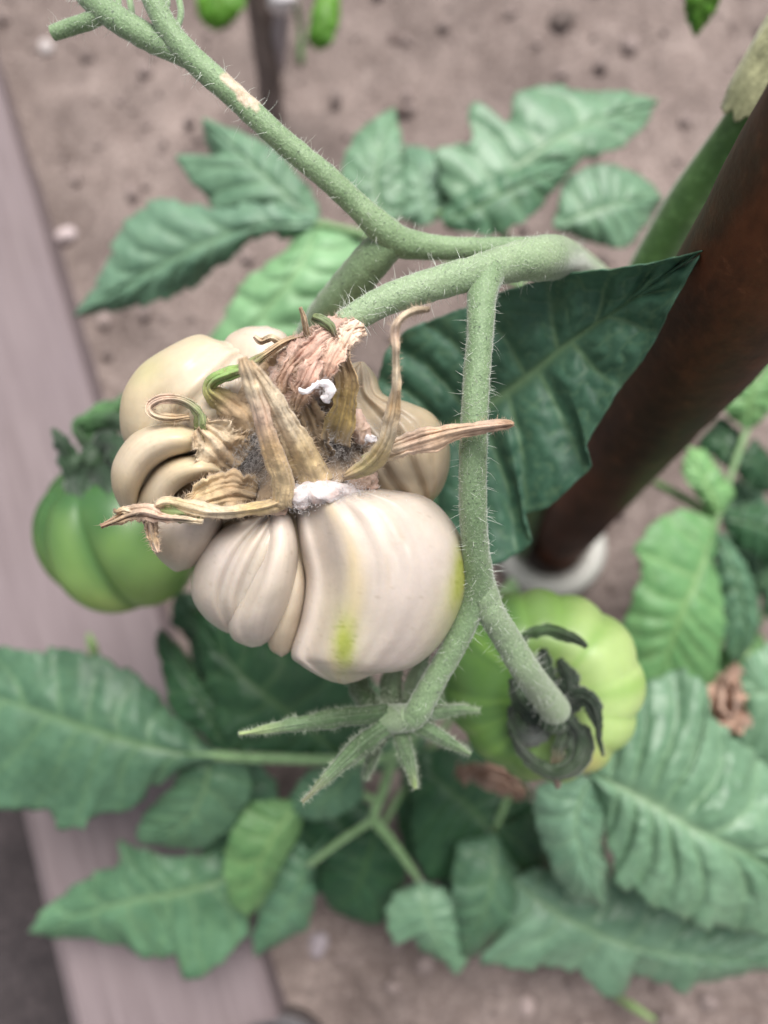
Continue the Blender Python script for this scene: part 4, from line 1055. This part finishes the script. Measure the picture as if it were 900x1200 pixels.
for (cx_, cy_, sx, sy, n_h) in ((292, 530, 22, 38, 1000), (395, 515, 30, 30, 1000), (340, 560, 14, 10, 120)):
    for _ in range(n_h):
        q = P(cx_ + sx * rg.normal(0, .6), cy_ + sy * rg.normal(0, .6), .2025 + .0012 * rg.normal())
        d = (CAM - q) / np.linalg.norm(CAM - q) * .5 + rg.normal(0, .8, 3); d /= np.linalg.norm(d)
        hair(hg, q, d, rg.uniform(.0008, .0034), 5e-5, rg, .8, False)
hg.build('grey_fuzz', M_GHAIR, cal, kind='stuff')
# mould and split pink flesh
def blob(parent, mat, pts, colf, name, seed, amp=.25, n=26, K=26):
    path, rad = px_tube(pts, n)
    V, Fc, _, _ = tube_data(path, rad, K, True, bump=amp, bfreq=420, bseed=seed)
    V = np.array([v + .0007 * np.array([ns(v, 900, 1), ns(v, 900, 2), ns(v, 900, 3)]) for v in V])
    return build(name, V, Fc, mat, parent, colors=np.array([colf(v) for v in V]))
wh = lambda v: mixc(np.array([.80, .74, .74]), np.array([.66, .50, .45]), max(0, min(1, .25 + 1.2 * ns(v, 420, 4))))
pk = lambda v: mixc(np.array([.66, .47, .39]), np.array([.5, .36, .27]), max(0, min(1, .4 + ns(v, 300, 6))))
blob(fruit, M_MOULD, [(339, 588, .2005, 8), (350, 582, .1995, 14), (362, 573, .1995, 11), (374, 575, .199, 15), (390, 577, .199, 12), (404, 574, .2005, 9), (418, 580, .202, 8), (428, 582, .203, 4)], wh, 'mould_patch', 1, amp=.45)
blob(fruit, M_MOULD, [(350, 459, .1865, 2.5), (363, 456, .186, 3), (375, 449, .186, 4), (386, 451, .1865, 5), (387, 460, .187, 5.5), (380, 469, .188, 4.5)], lambda v: np.array([.85, .8, .82]), 'mould_patch', 2)
blob(fruit, M_MOULD, [(408, 482, .2045, 8), (417, 494, .2035, 12), (423, 508, .204, 11), (434, 517, .2055, 6)], pk, 'split_flesh', 3)
blob(fruit, M_MOULD, [(412, 572, .203, 8), (424, 565, .2025, 9), (434, 558, .203, 8), (436, 572, .2045, 6)], pk, 'split_flesh', 4)
blob(fruit, M_MOULD, [(306, 598, .202, 4), (320, 597, .201, 6), (334, 598, .2015, 6)], pk, 'split_flesh', 5)
mh = MB(); rg = np.random.default_rng(31)
for cxm, cym, sx, sy, dm_, nn in ((383, 575, 36, 9, .1965, 1500), (382, 456, 8, 8, .1855, 160), (350, 588, 12, 8, .1975, 350), (415, 580, 14, 6, .2, 300)):
    for _ in range(nn):
        q = P(cxm + sx * rg.normal(0, .62), cym + sy * rg.normal(0, .75), dm_ + .0012 * abs(rg.normal()))
        d = (CAM - q) / np.linalg.norm(CAM - q) * .5 + rg.normal(0, .8, 3); d /= np.linalg.norm(d)
        hair(mh, q - d * .0004, d, rg.uniform(.0005, .0016), 5e-5, rg, .9, False)
M_MHAIR = M_HAIR.copy(); M_MHAIR.name = 'mould_hair'; M_MHAIR.node_tree.nodes['Principled BSDF'].inputs['Base Color'].default_value = (.8, .76, .76, 1)
mh.build('mould_fuzz', M_MHAIR, fruit, kind='stuff')
blob(fruit, M_MOULD, [(424, 517, .204, 4), (434, 514, .2035, 5), (442, 517, .204, 3)], lambda v: np.array([.7, .66, .68]), 'mould_patch', 6)

# ------------------------------------------------------------------ green tomatoes
def ribbed_fruit(name, center, axis, Rr, Ra, ribs, amp, colf, label, seed, dimple=.3, lobes=None):
    axis = np.asarray(axis, float); axis /= np.linalg.norm(axis)
    e1 = np.cross(axis, [0.2, 1, .1]); e1 /= np.linalg.norm(e1); e2 = np.cross(axis, e1)
    root = thing(name, tuple(center), label, 'tomato')
    T, K = 60, 140
    V, C = [], []
    for i in range(T):
        ph = math.pi * i / (T - 1)
        for k in range(K):
            th = 2 * math.pi * k / K
            rm = 1 + amp * (abs(math.cos(ribs * .5 * th + .6 * math.sin(th * 2 + seed))) ** .8 - .6) * math.sin(ph) ** .7
            if lobes: rm += sum(a_ * math.cos(n__ * th + p_) for n__, a_, p_ in lobes) * math.sin(ph)
            r = Rr * math.sin(ph) ** .86 * rm
            h = Ra * math.cos(ph)
            h -= Ra * dimple * math.exp(-(math.sin(ph) / .42) ** 2) * (1 if math.cos(ph) > 0 else -.5)
            p = np.asarray(center) + axis * h + (e1 * math.cos(th) + e2 * math.sin(th)) * r
            c = R.T @ (p - CAM); x = 450 + F * c[0] / -c[2]; y = 600 - F * c[1] / -c[2]
            V.append(p); C.append(colf(x, y, ph, th, rm))
    Fc = [(i * K + k, (i + 1) * K + k, (i + 1) * K + (k + 1) % K, i * K + (k + 1) % K) for i in range(T - 1) for k in range(K)]
    build('body', V, Fc, M_GREENFRUIT, root, colors=np.array(C))
    return root
def toward_cam(p):
    v = CAM - p; return v / np.linalg.norm(v)
LIME = np.array([.36, .52, .10]); LEAFG = np.array([.13, .30, .05]); DEEPG = np.array([.045, .115, .035])
c2 = P(634, 800, .300)
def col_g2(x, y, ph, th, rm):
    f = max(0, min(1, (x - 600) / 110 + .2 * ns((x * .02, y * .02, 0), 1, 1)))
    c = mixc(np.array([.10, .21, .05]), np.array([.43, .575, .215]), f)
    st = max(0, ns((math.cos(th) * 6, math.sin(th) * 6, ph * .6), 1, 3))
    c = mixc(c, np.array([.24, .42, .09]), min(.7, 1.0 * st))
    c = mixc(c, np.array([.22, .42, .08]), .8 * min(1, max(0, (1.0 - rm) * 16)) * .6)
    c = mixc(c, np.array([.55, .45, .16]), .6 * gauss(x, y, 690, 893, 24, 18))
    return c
axis2 = toward_cam(c2) + R @ np.array([.06, -.26, 0])
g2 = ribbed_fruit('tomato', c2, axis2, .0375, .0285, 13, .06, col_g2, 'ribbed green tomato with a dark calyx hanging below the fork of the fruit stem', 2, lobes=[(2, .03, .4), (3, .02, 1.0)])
hb2 = MB()
D1, D2 = (.011, .025, .011), (.026, .05, .02)
path, rad = px_tube([(640, 815, .2755, 20), (648, 836, .2715, 24), (652, 842, .268, 19)], 12)
V, Fc, _, _ = tube_data(path, rad, 20)
cal2 = build('calyx', V, Fc, M_SEPAL, g2, colors=np.tile(np.array(D2) * 1.4, (len(V), 1)))
for i, (pts, cl) in enumerate([
    ([(652, 838, .2705, 10), (642, 810, .2685, 13), (638, 785, .267, 11), (637, 760, .2675, 3)], [D1, D1, D2, D1]),
    ([(660, 840, .2705, 10), (668, 812, .268, 13), (664, 790, .2675, 9), (655, 772, .2685, 3)], [D1, D1, D1, D2]),
    ([(655, 835, .2705, 9), (676, 818, .265, 11), (692, 824, .262, 9), (700, 845, .2615, 5), (702, 866, .263, 2.5), (707, 886, .2645, 1)], [D1, D1, D1, D1, D2, D2]),
    ([(640, 805, .2705, 5), (612, 752, .262, 4), (640, 739, .258, 6), (668, 746, .257, 5), (688, 758, .258, 2)], [D2, (.05, .10, .035), (.06, .13, .04), (.04, .08, .025), D1]),
    ([(660, 840, .2705, 9), (678, 860, .267, 12), (676, 888, .265, 12), (655, 904, .265, 9), (632, 898, .266, 7), (612, 880, .268, 5), (598, 855, .270, 3)], [D1, D1, D2, D2, D2, (.05, .07, .045), D2]),
    ([(645, 845, .2705, 9), (626, 838, .268, 9), (608, 818, .267, 8), (599, 795, .269, 3)], [D2, D1, (.03, .06, .025), D1]),
    ([(645, 850, .2705, 8), (622, 862, .268, 11), (606, 850, .267, 9), (597, 828, .268, 3)], [D1, (.09, .1, .09), D2, D1]),
    ([(665, 850, .2705, 6), (655, 880, .2675, 6), (652, 905, .267, 5), (654, 924, .269, 2)], [D2, D2, (.12, .09, .05), (.15, .09, .06)])]):
    pts = [(x, y, d, w * 1.2) for x, y, d, w in pts]
    ribbon(cal2, M_SEPAL, pts, cl, seed=i + 91, cup=.45, th=.0004, crinkle=.0016, n=50, edge=.4, hairs=(hb2, 60), hair_len=(.0005, .0015))

hb2.build('calyx_hairs', M_GHAIR, cal2, kind='stuff')
c1 = P(149, 618, .376)
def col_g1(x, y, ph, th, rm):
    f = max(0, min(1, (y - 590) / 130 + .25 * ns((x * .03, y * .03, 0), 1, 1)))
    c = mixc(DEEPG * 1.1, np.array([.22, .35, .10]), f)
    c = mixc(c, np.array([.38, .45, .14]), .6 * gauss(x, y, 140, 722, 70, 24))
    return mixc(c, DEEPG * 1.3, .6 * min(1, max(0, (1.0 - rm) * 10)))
axis1 = R @ np.array([-.28, .80, .52])
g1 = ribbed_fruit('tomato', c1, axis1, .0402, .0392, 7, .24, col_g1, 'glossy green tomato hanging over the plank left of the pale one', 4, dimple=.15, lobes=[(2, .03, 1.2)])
path, rad = px_tube([(105, 548, .350, 14), (110, 535, .352, 16), (114, 528, .356, 12)], 12)
V, Fc, _, _ = tube_data(path, rad, 18)
cal1 = build('calyx', V, Fc, M_SEPAL, g1, colors=np.tile(np.array((.02, .05, .018)), (len(V), 1)))
E1, E2, E3 = (.011, .032, .012), (.022, .06, .02), (.05, .13, .04)
for i, (pts, cl) in enumerate([
    ([(112, 540, .350, 8), (90, 552, .343, 10), (78, 530, .340, 9), (70, 515, .339, 6), (61, 502, .340, 1.5)], [E1, E1, E2, E1, E2]),
    ([(108, 545, .349, 10), (95, 560, .343, 12), (96, 580, .341, 11), (112, 590, .342, 5)], [E1, E1, (.05, .09, .05), E2]),
    ([(112, 545, .349, 10), (125, 565, .341, 12), (128, 590, .339, 11), (132, 615, .340, 3)], [E1, E1, E2, E1]),
    ([(112, 535, .350, 10), (125, 520, .344, 11), (140, 530, .340, 11), (150, 555, .339, 8), (155, 580, .34, 2)], [E1, E1, E2, E1, E1]),
    ([(110, 530, .352, 6), (90, 500, .348, 5), (110, 492, .345, 6), (135, 492, .344, 6), (155, 505, .344, 4)], [E2, E3, E3, E2, E2]),
    ([(112, 525, .353, 9), (110, 505, .350, 15), (125, 490, .349, 14), (140, 475, .35, 8), (146, 462, .352, 2)], [E3, E3, (.08, .19, .06), E3, E3])]):
    pts = [(x, y, d, w * 1.35) for x, y, d, w in pts]
    ribbon(cal1, M_SEPAL, pts, cl, seed=i + 111, cup=.6, th=.0005, crinkle=.0016, n=44, edge=.3)

# ------------------------------------------------------------------ plant at the right edge
rb = ground_hit(1010, 560, 0)
rp = thing('tomato_plant', (rb[0], rb[1], 0), 'fresh green neighbouring tomato plant reaching in at the right edge behind the post', 'tomato plant')
s = spline3([(*rb, .006), (*P(985, 520, .50), .006), (*P(975, 460, .44), .005)], 20)
V, Fc, _, _ = tube_data(s[:, :3], s[:, 3], 12); build('main_stem', V, Fc, M_MAINSTEM, rp)
lf = stalk(rp, [(985, 520, .50, 6), (930, 480, .475, 6), (885, 490, .465, 6), (862, 540, .46, 6), (842, 602, .455, 6), (830, 640, .455, 5)])
stalk(lf, [(768, 566, .475, 4), (800, 583, .465, 5), (840, 607, .456, 5)], M_MAINSTEM, name='side_stalk', n=16)
leaflet(lf, M_LEAF_FRESH, [(838, 612, .455), (824, 663, .447), (800, 715, .445), (785, 760, .45), (765, 830, .46)],
        [(832, 606), (800, 597), (773, 606), (743, 642), (754, 667), (740, 703), (730, 737), (733, 790), (748, 822), (765, 830)],
        [(842, 615), (836, 655), (848, 707), (849, 740), (838, 790), (800, 830), (765, 830)], seed=121, nv=8, N=80, Mx=18, wave=.006)
leaflet(lf, M_LEAF_MID, [(840, 625, .462), (860, 670, .46), (872, 720, .464), (866, 778, .472)],
        [(836, 630), (838, 665), (846, 710), (850, 755), (858, 776), (866, 778)],
        [(848, 625), (876, 665), (891, 710), (884, 750), (866, 778)], seed=122, nv=6)
leaflet(lf, M_LEAF_DEEP, [(846, 606, .46), (875, 612, .458), (910, 625, .46), (940, 645, .465)],
        [(848, 600), (885, 592), (920, 605), (940, 645)], [(846, 612), (868, 640), (905, 662), (940, 645)], seed=123, nv=5)
leaflet(lf, M_LEAF_FRESH, [(843, 600, .452), (832, 575, .449), (818, 550, .45), (806, 524, .455)],
        [(836, 602), (814, 578), (799, 552), (806, 524)], [(850, 598), (861, 577), (842, 550), (826, 528), (806, 524)], seed=124, nv=5)
leaflet(lf, M_LEAF_DEEP, [(862, 545, .466), (850, 525, .468), (838, 510, .47), (822, 512, .478)],
        [(858, 552), (836, 535), (818, 522), (822, 512)], [(868, 540), (866, 505), (846, 488), (822, 512)], seed=125, nv=4)
leaflet(lf, M_LEAF_DEEP, [(866, 545, .468), (880, 540, .468), (895, 550, .47), (905, 575, .478)],
        [(866, 535), (885, 515), (905, 540), (905, 575)], [(862, 552), (876, 568), (892, 578), (905, 575)], seed=126, nv=4)
leaflet(lf, M_LEAF_FRESH, [(880, 500, .462), (878, 475, .455), (888, 448, .452), (910, 415, .455)],
        [(872, 502), (848, 482), (856, 462), (884, 445), (910, 415)], [(886, 500), (903, 478), (915, 450), (910, 415)], seed=127, nv=5)
lf = stalk(rp, [(985, 540, .51, 6), (975, 680, .48, 6), (960, 790, .45, 6)])
leaflet(lf, M_LEAF_PALE, [(965, 800, .445), (930, 805, .44), (895, 812, .437), (856, 812, .445)],
        [(962, 770), (905, 752), (872, 774), (852, 802), (856, 812)], [(965, 850), (920, 905), (885, 890), (862, 868), (868, 840), (856, 812)], seed=128, nv=6, curlA=.006, curlB=.012)
leaflet(lf, M_LEAF_MID, [(950, 700, .462), (925, 690, .458), (905, 700, .46), (892, 715, .468)],
        [(950, 685), (920, 672), (900, 685), (892, 715)], [(950, 715), (925, 725), (905, 728), (892, 715)], seed=129, nv=4)

lf = stalk(rp, [(985, 520, .52, 6), (940, 620, .50, 6), (905, 700, .495, 5), (880, 750, .49, 5)])
leaflet(lf, M_LEAF_FRESH, [(885, 740, .488), (860, 800, .484), (830, 850, .486), (790, 900, .494)],
        [(875, 738), (830, 770), (810, 810), (785, 830), (790, 900)], [(895, 745), (905, 800), (880, 860), (840, 890), (790, 900)], seed=141, nv=6)
leaflet(lf, M_LEAF_MID, [(905, 700, .49), (890, 655, .486), (875, 610, .488), (862, 560, .495)],
        [(895, 702), (862, 670), (852, 630), (845, 595), (862, 560)], [(915, 690), (925, 640), (905, 600), (890, 575), (862, 560)], seed=142, nv=6)

# ------------------------------------------------------------------ young plant with thin stake at the top
tb = ground_hit(318, 138, 0)
ts = thing('thin_stake', tuple(tb), 'thin dark brown wooden stake with a white tie standing in the soil at the top', 'stake')
tipp = P(300, -40, .60)
s = spline3([(*(tb - [0, 0, .01]), .0105), (*((tb + tipp) / 2 + [0.001, 0, 0]), .011), (*tipp, .011)], 30)
V, Fc, _, _ = tube_data(s[:, :3], s[:, 3], 14, True, bump=.12, bfreq=60)
M_STAKE = tint_mat('dark_wood', rough=.8, nscale=120, amt=.5, bscale=150, bstr=.5, bdist=.002, stretch=(1, 1, .2))
build('shaft', V, Fc, M_STAKE, ts, colors=np.tile((.20, .155, .14), (len(V), 1)))
path, rad = px_tube([(330, -14, .595, 17), (331, 3, .60, 18), (333, 14, .603, 12)], 14)
V, Fc, _, _ = tube_data(path, rad, 16, True, bump=.2, bfreq=90)
build('white_tie', V, Fc, M_PLAIN, ts, colors=np.tile((.7, .66, .68), (len(V), 1)))
path, rad = px_tube([(332, 10, .615, 9), (328, 45, .64, 10), (325, 80, .67, 8)], 14)
V, Fc, _, _ = tube_data(path, rad, 12, True, bump=.15, bfreq=70)
build('tie_tail', V, Fc, M_PLAIN, ts, colors=np.tile((.36, .32, .34), (len(V), 1)))
yb = ground_hit(352, 70, 0)
yp = thing('young_plant', tuple(yb), 'young plant with bright lime green leaves beside the thin stake at the top', 'plant')
s = spline3([(*(yb - [0, 0, .005]), .003), (*P(350, 20, .70), .003), (*P(330, -60, .62), .0025)], 20)
V, Fc, _, _ = tube_data(s[:, :3], s[:, 3], 10); build('main_stem', V, Fc, M_MAINSTEM, yp)
lf = stalk(yp, [(332, -50, .625, 3), (300, -60, .60, 3), (270, -45, .585, 3)])
leaflet(lf, M_LEAF_LIME, [(275, -48, .58), (262, -20, .572), (256, 8, .575), (252, 36, .585)],
        [(262, -46), (236, -15), (230, 5), (236, 26), (252, 36)], [(285, -44), (292, -15), (284, 12), (268, 30), (252, 36)], seed=131, nv=4, N=30, Mx=8)
lf = stalk(yp, [(335, -50, .625, 3), (365, -50, .60, 3), (385, -25, .59, 3)])
leaflet(lf, M_LEAF_LIME, [(385, -28, .588), (382, 5, .582), (376, 35, .585), (372, 60, .595)],
        [(376, -26), (368, 5), (364, 25), (360, 45), (372, 60)], [(396, -26), (399, 5), (396, 30), (388, 52), (372, 60)], seed=132, nv=4, N=30, Mx=8)

# ------------------------------------------------------------------ withered scraps and sprouts
def scrap(pts_list, loc, label, seed):
    root = thing('withered_leaf', tuple(P(*loc)), label, 'dead leaf')
    for i, pts in enumerate(pts_list):
        ribbon(root, M_DRY, pts, [(.24, .14, .095), (.38, .245, .18), (.27, .165, .115)], name='leaf_fold', seed=seed + i, crinkle=.007, cup=.6, n=50, Mx=14, edge=.9, twist=[0, .8, -.4, .5])
    return root
scrap([[(534, 902, .40, 8), (560, 908, .398, 13), (588, 914, .397, 14), (613, 930, .40, 6)], [(540, 910, .402, 7), (570, 900, .40, 9), (600, 908, .40, 10), (612, 938, .404, 5)], [(545, 905, .398, 5), (575, 918, .396, 8), (598, 926, .398, 6), (606, 936, .40, 3)]],
      (575, 915, .40), 'crumpled pinkish brown dead leaf tucked below the ribbed green tomato', 201)
scrap([[(868, 782, .425, 8), (850, 800, .42, 14), (845, 830, .418, 14), (870, 850, .42, 8)], [(818, 852, .424, 4), (838, 848, .419, 9), (860, 850, .418, 13), (878, 838, .42, 8)], [(852, 790, .424, 8), (862, 815, .418, 12), (858, 845, .417, 9)]],
      (852, 830, .42), 'curled reddish brown dead leaf lying between the right hand leaves', 211)
for pts, lab, w in (([(722, 1168, .50, 4), (742, 1180, .49, 4.5), (768, 1196, .487, 2)], 'thin green sprout lying on the soil under the lower right leaf', 1), ([(113, 775, .49, 6), (108, 758, .485, 6), (104, 742, .487, 2)], 'tiny pale green shoot tip showing above the left leaf over the plank', 2)):
    o = ribbon(None, M_SEPAL, pts, [(.16, .26, .08), (.2, .32, .1), (.22, .36, .12)], name='weed_sprout', seed=230 + w, cup=.8, n=24)
    tag(o, lab, 'sprout')
